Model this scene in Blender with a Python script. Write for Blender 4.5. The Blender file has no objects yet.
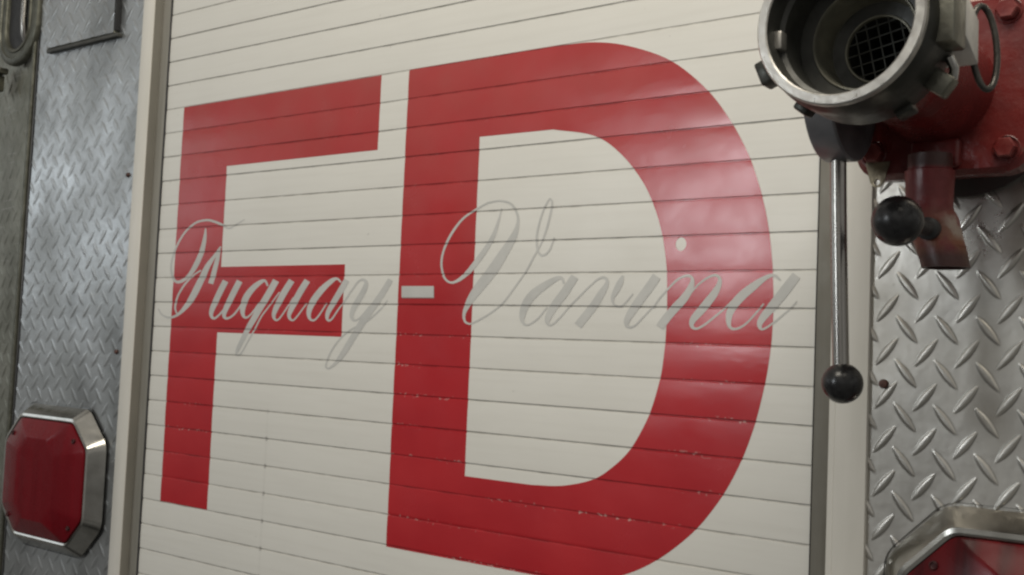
import bpy, bmesh, math, random
import numpy as np
from mathutils import Vector, Matrix

# Rear of a fire truck, close up. All lengths below are written in "slats"
# (one slat of the roller door high); SC turns them into metres.
SC = 0.034
random.seed(7)
scene = bpy.context.scene
col = scene.collection
R = math.radians
PI = math.pi

# ------------------------------------------------------------------ helpers
class MB:
    """collects shapes for ONE mesh object"""
    def __init__(s):
        s.v = []; s.f = []; s.mi = []
    def add(s, v, f, mi=0):
        o = len(s.v)
        s.v += [tuple(q) for q in v]
        s.f += [tuple(i + o for i in q) for q in f]
        s.mi += [mi] * len(f)
        return s
    def bm(s, b, mi=0, M=None):
        b.verts.index_update()
        vs = [(M @ v.co if M else v.co.copy()) for v in b.verts]
        s.add(vs, [[v.index for v in f.verts] for f in b.faces], mi)
        b.free()
        return s
    def box(s, x0, x1, y0, y1, z0, z1, bev=0.0, seg=2, mi=0, M=None):
        b = bmesh.new()
        bmesh.ops.create_cube(b, size=1)
        for v in b.verts:
            v.co = Vector(((x0 + x1) / 2 + v.co.x * (x1 - x0), (y0 + y1) / 2 + v.co.y * (y1 - y0), (z0 + z1) / 2 + v.co.z * (z1 - z0)))
        if bev > 0:
            bmesh.ops.bevel(b, geom=list(b.edges), offset=bev, segments=seg, profile=0.5, affect='EDGES')
        return s.bm(b, mi, M)
    def lathe(s, prof, c, axis=(0, -1, 0), n=64, mi=0, closed=False, wob=0.0):
        """prof: list of (radius, distance along axis)"""
        a = Vector(axis).normalized()
        t = Vector((0, 0, 1)) if abs(a.z) < .9 else Vector((1, 0, 0))
        u = a.cross(t).normalized(); w = a.cross(u)
        c = Vector(c); vs = []; fs = []
        m = len(prof)
        for i in range(n):
            th = 2 * PI * i / n
            d = u * math.cos(th) + w * math.sin(th)
            for r, h in prof:
                vs.append(c + d * max(r, 1e-4) + a * h)
        for i in range(n):
            j = (i + 1) % n
            for k in range(m if closed else m - 1):
                l = (k + 1) % m
                fs.append((i * m + k, j * m + k, j * m + l, i * m + l))
        return s.add(vs, fs, mi)
    def tube(s, pts, rad, n=14, mi=0, cap=True, closed=False):
        P = [Vector(p) for p in pts]; m = len(P)
        rr = rad if isinstance(rad, (list, tuple)) else [rad] * m
        vs = []; fs = []
        t0 = (P[1] - P[0]).normalized()
        up = Vector((0, 0, 1)) if abs(t0.z) < .9 else Vector((0, 1, 0))
        for i in range(m):
            if closed: t = (P[(i + 1) % m] - P[i - 1]).normalized()
            else: t = (P[min(i + 1, m - 1)] - P[max(i - 1, 0)]).normalized()
            u = (up - t * up.dot(t)).normalized(); w = t.cross(u); up = u
            for k in range(n):
                a = 2 * PI * k / n
                vs.append(P[i] + (u * math.cos(a) + w * math.sin(a)) * rr[i])
        for i in range(m if closed else m - 1):
            j = (i + 1) % m
            for k in range(n):
                l = (k + 1) % n
                fs.append((i * n + k, i * n + l, j * n + l, j * n + k))
        if cap and not closed:
            fs.append(tuple(range(n - 1, -1, -1))); fs.append(tuple((m - 1) * n + k for k in range(n)))
        return s.add(vs, fs, mi)
    def loft(s, loops, caps=(True, True), mi=0):
        n = len(loops[0]); vs = [p for l in loops for p in l]; fs = []
        for i in range(len(loops) - 1):
            for k in range(n):
                l = (k + 1) % n
                fs.append((i * n + k, i * n + l, (i + 1) * n + l, (i + 1) * n + k))
        if caps[0]: fs.append(tuple(range(n - 1, -1, -1)))
        if caps[1]: fs.append(tuple((len(loops) - 1) * n + k for k in range(n)))
        return s.add(vs, fs, mi)
    def ball(s, c, r, n=32, mi=0, sq=(1, 1, 1)):
        b = bmesh.new()
        bmesh.ops.create_uvsphere(b, u_segments=n, v_segments=n // 2, radius=r)
        for v in b.verts: v.co = Vector((v.co.x * sq[0], v.co.y * sq[1], v.co.z * sq[2])) + Vector(c)
        return s.bm(b, mi)
    def build(s, name, mats, parent=None, org=(0, 0, 0), sharp=35, bevel=0.0):
        me = bpy.data.meshes.new(name)
        o = Vector(org)
        me.from_pydata([tuple((Vector(q) - o) * SC) for q in s.v], [], s.f)
        if not isinstance(mats, (list, tuple)): mats = [mats]
        for m in mats: me.materials.append(m)
        b = bmesh.new(); b.from_mesh(me)
        b.faces.ensure_lookup_table()
        for i, f in enumerate(b.faces):
            f.material_index = s.mi[i]; f.smooth = True
        bmesh.ops.recalc_face_normals(b, faces=b.faces)
        if bevel > 0:
            es = [e for e in b.edges if len(e.link_faces) == 2 and e.calc_face_angle(0) > R(35)]
            bmesh.ops.bevel(b, geom=es, offset=bevel * SC, segments=2, profile=.5, affect='EDGES')
            for f in b.faces: f.smooth = True
        b.to_mesh(me); b.free()
        me.set_sharp_from_angle(angle=R(sharp))
        ob = bpy.data.objects.new(name, me); col.objects.link(ob)
        if parent: ob.parent = parent
        return ob

def thing(name, label, cat, org):
    e = bpy.data.objects.new(name, None); col.objects.link(e)
    e.location = Vector(org) * SC; e.empty_display_size = .05
    e['label'] = label; e['category'] = cat
    return e

# ---------------------------------------------------------------- materials
def mat(name, color, rough=.5, metal=0., spec=.5, coat=0.):
    m = bpy.data.materials.new(name); m.use_nodes = True
    b = m.node_tree.nodes['Principled BSDF']
    b.inputs['Base Color'].default_value = (*color, 1)
    b.inputs['Roughness'].default_value = rough
    b.inputs['Metallic'].default_value = metal
    b.inputs['Specular IOR Level'].default_value = spec
    b.inputs['Coat Weight'].default_value = coat
    return m
class N:
    """small node-building helper; coordinates are world position in slats"""
    def __init__(s, m):
        s.t = m.node_tree; s.b = s.t.nodes['Principled BSDF']
        g = s.t.nodes.new('ShaderNodeNewGeometry')
        v = s.t.nodes.new('ShaderNodeVectorMath'); v.operation = 'SCALE'; v.inputs['Scale'].default_value = 1 / SC
        s.t.links.new(g.outputs['Position'], v.inputs[0]); s.pos = v.outputs[0]
        x = s.t.nodes.new('ShaderNodeSeparateXYZ'); s.t.links.new(s.pos, x.inputs[0])
        s.x, s.y, s.z = x.outputs
        s.geo = g
    def lk(s, a, b): s.t.links.new(a, b)
    def put(s, inp, v):
        if isinstance(v, (int, float)): inp.default_value = v
        else: s.lk(v, inp)
    def math(s, op, a, b=0., c=None, clamp=False):
        n = s.t.nodes.new('ShaderNodeMath'); n.operation = op; n.use_clamp = clamp
        s.put(n.inputs[0], a); s.put(n.inputs[1], b)
        if c is not None: s.put(n.inputs[2], c)
        return n.outputs[0]
    def noise(s, scale, detail=3., vec=None, stretch=None, rough=.5):
        n = s.t.nodes.new('ShaderNodeTexNoise'); n.inputs['Scale'].default_value = scale
        n.inputs['Detail'].default_value = detail; n.inputs['Roughness'].default_value = rough
        src = vec or s.pos
        if stretch:
            m = s.t.nodes.new('ShaderNodeVectorMath'); m.operation = 'MULTIPLY'; m.inputs[1].default_value = stretch
            s.lk(src, m.inputs[0]); src = m.outputs[0]
        s.lk(src, n.inputs['Vector']); return n.outputs['Fac']
    def ramp(s, f, stops):
        n = s.t.nodes.new('ShaderNodeValToRGB'); e = n.color_ramp.elements
        for i, (p, c) in enumerate(stops):
            el = e[i] if i < 2 else e.new(p)
            el.position = p; el.color = (*c, 1) if len(c) == 3 else c
        s.lk(f, n.inputs[0]); return n.outputs[0]
    def mr(s, f, a, b, c, d):
        n = s.t.nodes.new('ShaderNodeMapRange'); n.clamp = True
        s.lk(f, n.inputs[0])
        for i, q in zip((1, 2, 3, 4), (a, b, c, d)): n.inputs[i].default_value = q
        return n.outputs[0]
    def mix(s, f, a, b, kind='MIX'):
        n = s.t.nodes.new('ShaderNodeMix'); n.data_type = 'RGBA'; n.blend_type = kind
        s.put(n.inputs[0], f)
        for i, q in ((6, a), (7, b)):
            if isinstance(q, tuple): n.inputs[i].default_value = (*q, 1)
            else: s.lk(q, n.inputs[i])
        return n.outputs[2]
    def color(s, c): s.lk(c, s.b.inputs['Base Color'])
    def rough(s, c): s.lk(c, s.b.inputs['Roughness'])
    def bump(s, h, strength=.2, dist=.002):
        n = s.t.nodes.new('ShaderNodeBump'); n.inputs['Strength'].default_value = strength; n.inputs['Distance'].default_value = dist
        s.lk(h, n.inputs['Height']); s.lk(n.outputs[0], s.b.inputs['Normal'])
    def groove(s, half):
        """1 in the joints between slats (whole numbers of z), 0 on the slats"""
        fr = s.math('FRACT', s.math('ADD', s.z, 100.5))
        d = s.math('ABSOLUTE', s.math('SUBTRACT', fr, .5))
        return s.mr(d, half * .5, half, 1, 0)

def m_door():
    m = mat('white_slat_paint', (.62, .59, .53), .38)
    n = N(m)
    cloud = n.noise(.25, 5)
    streak = n.noise(1.0, 4, stretch=(.25, 1, 5))
    c = n.mix(n.mr(cloud, .35, .7, 0, .35), (.70, .687, .642), (.63, .617, .572))
    c = n.mix(n.mr(streak, .45, .75, 0, .22), c, (.56, .54, .49))
    rib = n.math('SINE', n.math('MULTIPLY', n.z, 2 * PI * 7))
    spots = n.mr(n.noise(3.2, 2), .74, .78, 0, .35)
    c = n.mix(spots, c, (.33, .31, .28))
    gr = n.groove(.038)
    gdirt = n.noise(1.3, 4, stretch=(1, 1, .2))
    c = n.mix(n.math('MULTIPLY', gr, n.mr(gdirt, .32, .68, .22, .62)), c, (.17, .155, .13))
    # faint rub line with dots where it crosses the joints
    ln = n.mr(n.math('ABSOLUTE', n.math('SUBTRACT', n.x, 7.28)), .02, .09, 1, 0)
    low = n.mr(n.z, -4.5, -6, 0, 1)
    hi = n.mr(n.z, -10.5, -11.5, 1, 0)
    ln = n.math('MULTIPLY', n.math('MULTIPLY', ln, low), hi)
    ln2 = n.math('MULTIPLY', ln, n.math('ADD', .06, n.math('MULTIPLY', n.groove(.10), .5)))
    c = n.mix(ln2, c, (.12, .11, .10))
    n.color(c)
    n.rough(n.mr(cloud, .3, .7, .33, .46))
    h = n.math('ADD', n.math('MULTIPLY', rib, .0), n.noise(.9, 3))
    n.bump(h, .10, .004)
    return m

def m_red_vinyl():
    m = mat('red_vinyl', (.36, .012, .018), .3)
    n = N(m)
    cl = n.noise(.35, 4)
    c = n.mix(n.mr(cl, .3, .7, 0, 1), (.45, .022, .028), (.385, .015, .022))
    # hazy reflection on the upper half, painted into the red
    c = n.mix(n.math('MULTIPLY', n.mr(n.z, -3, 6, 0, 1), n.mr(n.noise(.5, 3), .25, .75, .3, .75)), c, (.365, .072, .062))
    gr = n.groove(.045)
    brk = n.noise(1.1, 3, stretch=(1, 1, .3))
    c = n.mix(n.math('MULTIPLY', gr, n.mr(brk, .34, .60, .05, .55)), c, (.14, .008, .01))
    # vinyl chipped along some of the joints
    band = n.groove(.10)
    ch = n.mr(n.noise(5.5, 3, stretch=(1, 1, 1.6)), .60, .64, 0, 1)
    sel = n.mr(n.noise(.42, 1, stretch=(.6, 1, 1.9)), .50, .60, 0, 1)
    lowr = n.mr(n.z, -1, -3, .15, 1)
    chip = n.math('MULTIPLY', n.math('MULTIPLY', band, ch), n.math('MULTIPLY', sel, lowr))
    c = n.mix(n.math('MULTIPLY', chip, .8), c, (.45, .27, .25))
    n.color(c)
    wr = n.noise(.75, 3, stretch=(.7, 1, 1.2))
    n.rough(n.mr(n.noise(.6, 4), .3, .75, .15, .30))
    n.bump(wr, .10, .004)
    return m

def m_script():
    m = mat('silver_vinyl', (.5, .5, .48), .45, .0)
    n = N(m)
    cl = n.noise(1.2, 4)
    c = n.mix(n.mr(cl, .3, .7, 0, 1), (.545, .54, .515), (.475, .475, .455))
    c = n.mix(n.math('MULTIPLY', n.groove(.04), .5), c, (.16, .15, .14))
    n.color(c); n.bump(n.noise(2, 3), .1, .003)
    return m

def m_tread(name, base, dark, rough=(.26, .46), metal=.85, REFL_DARK=.35):
    m = mat(name, base, .35, metal)
    n = N(m)
    cl = n.noise(.33, 5); fine = n.noise(7, 3)
    c = n.mix(n.mr(cl, .32, .72, 0, .8), base, dark)  # cloudy mix, deepened to paint in patchy reflections
    c = n.mix(n.mr(fine, .45, .8, 0, .30), c, dark)
    sm = n.noise(.16, 4, stretch=(1.3, 1, .8), rough=.6)
    c = n.mix(n.mr(sm, .50, .66, 0, REFL_DARK), c, tuple(.42 * q for q in dark))  # broad dark reflection patches, painted into the plate colour
    sp = n.mr(n.noise(3.6, 3), .70, .78, 0, .55)
    c = n.mix(sp, c, (.16, .13, .10))
    for st in ((.35, 1, 5),):
        sc = n.noise(1.0, 2, stretch=st)
        c = n.mix(n.mr(sc, .64, .72, 0, .16), c, (.7, .69, .66))
    # darker at the feet of the raised diamonds, crests keep the plate colour
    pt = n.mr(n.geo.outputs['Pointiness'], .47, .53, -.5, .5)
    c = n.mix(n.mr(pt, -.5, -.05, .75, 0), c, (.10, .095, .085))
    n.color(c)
    r = n.math('ADD', n.mr(cl, .3, .7, rough[0], rough[1]), n.mr(fine, .3, .8, 0, .08))
    n.rough(r)
    n.bump(n.math('ADD', n.noise(.8, 3), n.math('MULTIPLY', fine, .04)), .14, .006)
    return m

def m_simple(name, a, b, scale=1.5, rough=(.3, .5), metal=0., bump=.1, stretch=None, coat=0.):
    m = mat(name, a, rough[0], metal, coat=coat)
    n = N(m)
    f = n.noise(scale, 5, stretch=stretch)
    n.color(n.mix(n.mr(f, .35, .68, 0, 1), a, b))
    n.rough(n.mr(n.noise(scale * 1.7, 4), .3, .7, *rough))
    if bump: n.bump(n.noise(scale * 2.5, 4), bump, .003)
    return m

def m_red_paint():
    m = mat('red_enamel', (.20, .012, .012), .32)
    n = N(m)
    f = n.noise(1.2, 5)
    c = n.mix(n.mr(f, .35, .7, 0, 1), (.165, .021, .019), (.11, .014, .013))
    ch = n.mr(n.noise(3.3, 4, rough=.65), .66, .70, 0, .75)
    c = n.mix(ch, c, (.09, .045, .035))
    chip = n.mr(n.noise(4.2, 5, rough=.7), .70, .72, 0, .8)
    c = n.mix(chip, c, (.30, .25, .22))
    edge = n.mr(n.geo.outputs['Pointiness'], .54, .60, 0, .5)
    c = n.mix(n.math('MULTIPLY', edge, n.mr(n.noise(3, 3), .45, .6, 0, 1)), c, (.32, .10, .09))
    n.color(c); n.rough(n.mr(f, .3, .7, .18, .38)); n.bump(n.math('ADD', n.noise(2.2, 4), n.math('MULTIPLY', n.noise(14, 3), .12)), .2, .005)
    return m

def m_drain():
    m = mat('worn_red_brass', (.17, .014, .014), .4)
    n = N(m)
    f = n.noise(1.6, 5, rough=.6)
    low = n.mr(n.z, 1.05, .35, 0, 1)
    c = n.mix(n.mr(f, .35, .7, 0, 1), (.15, .013, .014), (.095, .010, .010))
    rust = n.math('MULTIPLY', n.mr(f, .44, .58, 0, 1), low)
    c = n.mix(n.math('MULTIPLY', rust, .6), c, (.20, .085, .035))
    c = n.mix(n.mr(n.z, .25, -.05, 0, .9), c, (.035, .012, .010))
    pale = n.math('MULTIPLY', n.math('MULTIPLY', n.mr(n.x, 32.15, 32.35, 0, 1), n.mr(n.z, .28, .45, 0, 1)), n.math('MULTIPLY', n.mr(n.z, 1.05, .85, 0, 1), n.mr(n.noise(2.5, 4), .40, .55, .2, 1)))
    c = n.mix(n.math('MULTIPLY', pale, .75), c, (.30, .26, .22))  # slanted pale highlight on the elbow, painted into the colour
    c = n.mix(n.mr(n.z, 1.86, 1.95, 0, .8), c, (.03, .016, .012))  # collar under the flange: its shadow painted in as a dark top
    n.color(c); n.rough(n.mr(f, .3, .7, .3, .6)); n.bump(n.noise(3, 4), .3, .004)
    return m

def m_lens(name, ca, cb):
    m = mat(name, (.26, .006, .012), .16, 0, .16, .0)
    n = N(m)
    w = n.noise(2.2, 2, stretch=(1, .2, .06))
    c = n.mix(n.mr(w, .3, .7, 0, 1), ca, cb)
    n.color(c)
    rib = n.math('SINE', n.math('MULTIPLY', n.x, 2 * PI * 5))
    n.bump(n.math('ADD', n.math('MULTIPLY', rib, .03), n.noise(.5, 2)), .06, .004)
    n.rough(n.mr(n.noise(1.5, 4), .3, .7, .2, .36))
    return m

M_DOOR = m_door(); M_RED = m_red_vinyl(); M_SCRIPT = m_script()
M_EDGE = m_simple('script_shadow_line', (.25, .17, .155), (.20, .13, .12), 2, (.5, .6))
M_TREAD = m_tread('tread_plate', (.66, .635, .59), (.43, .405, .36), (.24, .40), .92)
M_TREAD_L = m_tread('tread_plate_shaded', (.62, .64, .65), (.34, .35, .345), (.26, .44), .9, .5)  # same tread plate, its colour darkened for the dimmer left side
M_TREAD_D = m_tread('tread_plate_grimy', (.34, .34, .29), (.17, .17, .135), (.34, .52))
M_FRAME = m_simple('white_frame_paint', (.69, .665, .61), (.62, .60, .545), .6, (.35, .5), bump=.08, stretch=(2, 1, .3))
M_TRACK = m_simple('grey_track', (.20, .188, .16), (.155, .145, .12), .8, (.45, .65), .25, .12, (3, 1, .25))
M_TRACK_L = m_simple('grey_track_lit', (.30, .285, .25), (.24, .23, .20), .8, (.4, .6), .2, .1, (3, 1, .25))  # same grey track; brighter light on the left side put into the colour
M_RUBBER = m_simple('black_rubber', (.02, .02, .022), (.03, .03, .03), 2, (.5, .7))
M_ALU = m_simple('cast_aluminium', (.26, .255, .21), (.17, .165, .135), 2.2, (.28, .45), .85, .15)
M_ALU_D = m_simple('dark_anodised', (.05, .05, .043), (.03, .03, .025), 1.8, (.3, .5), .6, .15)
M_RIM = m_simple('bare_rim', (.55, .53, .49), (.42, .40, .37), 3, (.26, .42), .7, .08)
M_BRIGHT = m_simple('lit_bare_metal', (.75, .73, .68), (.60, .58, .54), 3, (.35, .5), .3, .08)  # latch metal, its lit brightness put into the base colour
M_INNER = m_simple('dark_throat', (.045, .045, .04), (.075, .075, .066), 2, (.35, .55), .2, .1)
M_OLIVE = m_simple('grey_throat', (.40, .385, .31), (.28, .27, .22), 2, (.35, .5), .5, .1)
M_CHROME = m_simple('chrome', (.46, .45, .42), (.36, .35, .32), 1.2, (.10, .22), 1., .03)
M_STEEL = m_simple('brushed_rod', (.36, .345, .32), (.28, .265, .25), 2, (.2, .3), 1., 0, (1, 1, .1))
M_BLACK = m_simple('black_phenolic', (.010, .010, .011), (.018, .017, .017), 1.5, (.22, .34), 0, .05)
M_BLACKM = m_simple('black_casting', (.21, .21, .22), (.15, .15, .16), 1.6, (.3, .45), .3, .2)
M_SHADE = m_simple('shaded_red', (.030, .010, .009), (.02, .012, .010), 1.5, (.45, .65), 0, .2); M_REDP = m_red_paint(); M_DRAIN = m_drain(); M_LENS = m_lens('red_lens', (.155, .005, .010), (.125, .004, .008)); M_LENS_R = m_lens('dark_red_lens', (.135, .004, .007), (.035, .002, .003)); M_LENSD = m_simple('lens_screw_recess', (.05, .004, .005), (.03, .003, .004), 3, (.4, .6))  # M_SHADE: drum behind the flange, its shade painted as near-black red
M_RING = m_simple('grey_wire_ring', (.10, .095, .085), (.06, .055, .05), 4, (.25, .4), .7, .1)
M_WIRE = m_simple('screen_wire', (.14, .145, .138), (.09, .09, .083), 5, (.35, .5), .7, 0)
M_DARKRAIL = m_simple('dark_rail', (.06, .06, .052), (.04, .04, .035), 2, (.5, .65))
M_DULL = m_simple('dull_casting', (.13, .13, .105), (.08, .08, .062), 2, (.35, .5), .6, .15)
M_RUST = m_simple('rusty_screw', (.11, .05, .04), (.06, .03, .026), 6, (.5, .7), .3, .2)
M_TAG = m_simple('dull_brass', (.30, .25, .17), (.20, .17, .12), 4, (.35, .5), .8, .1)

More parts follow.
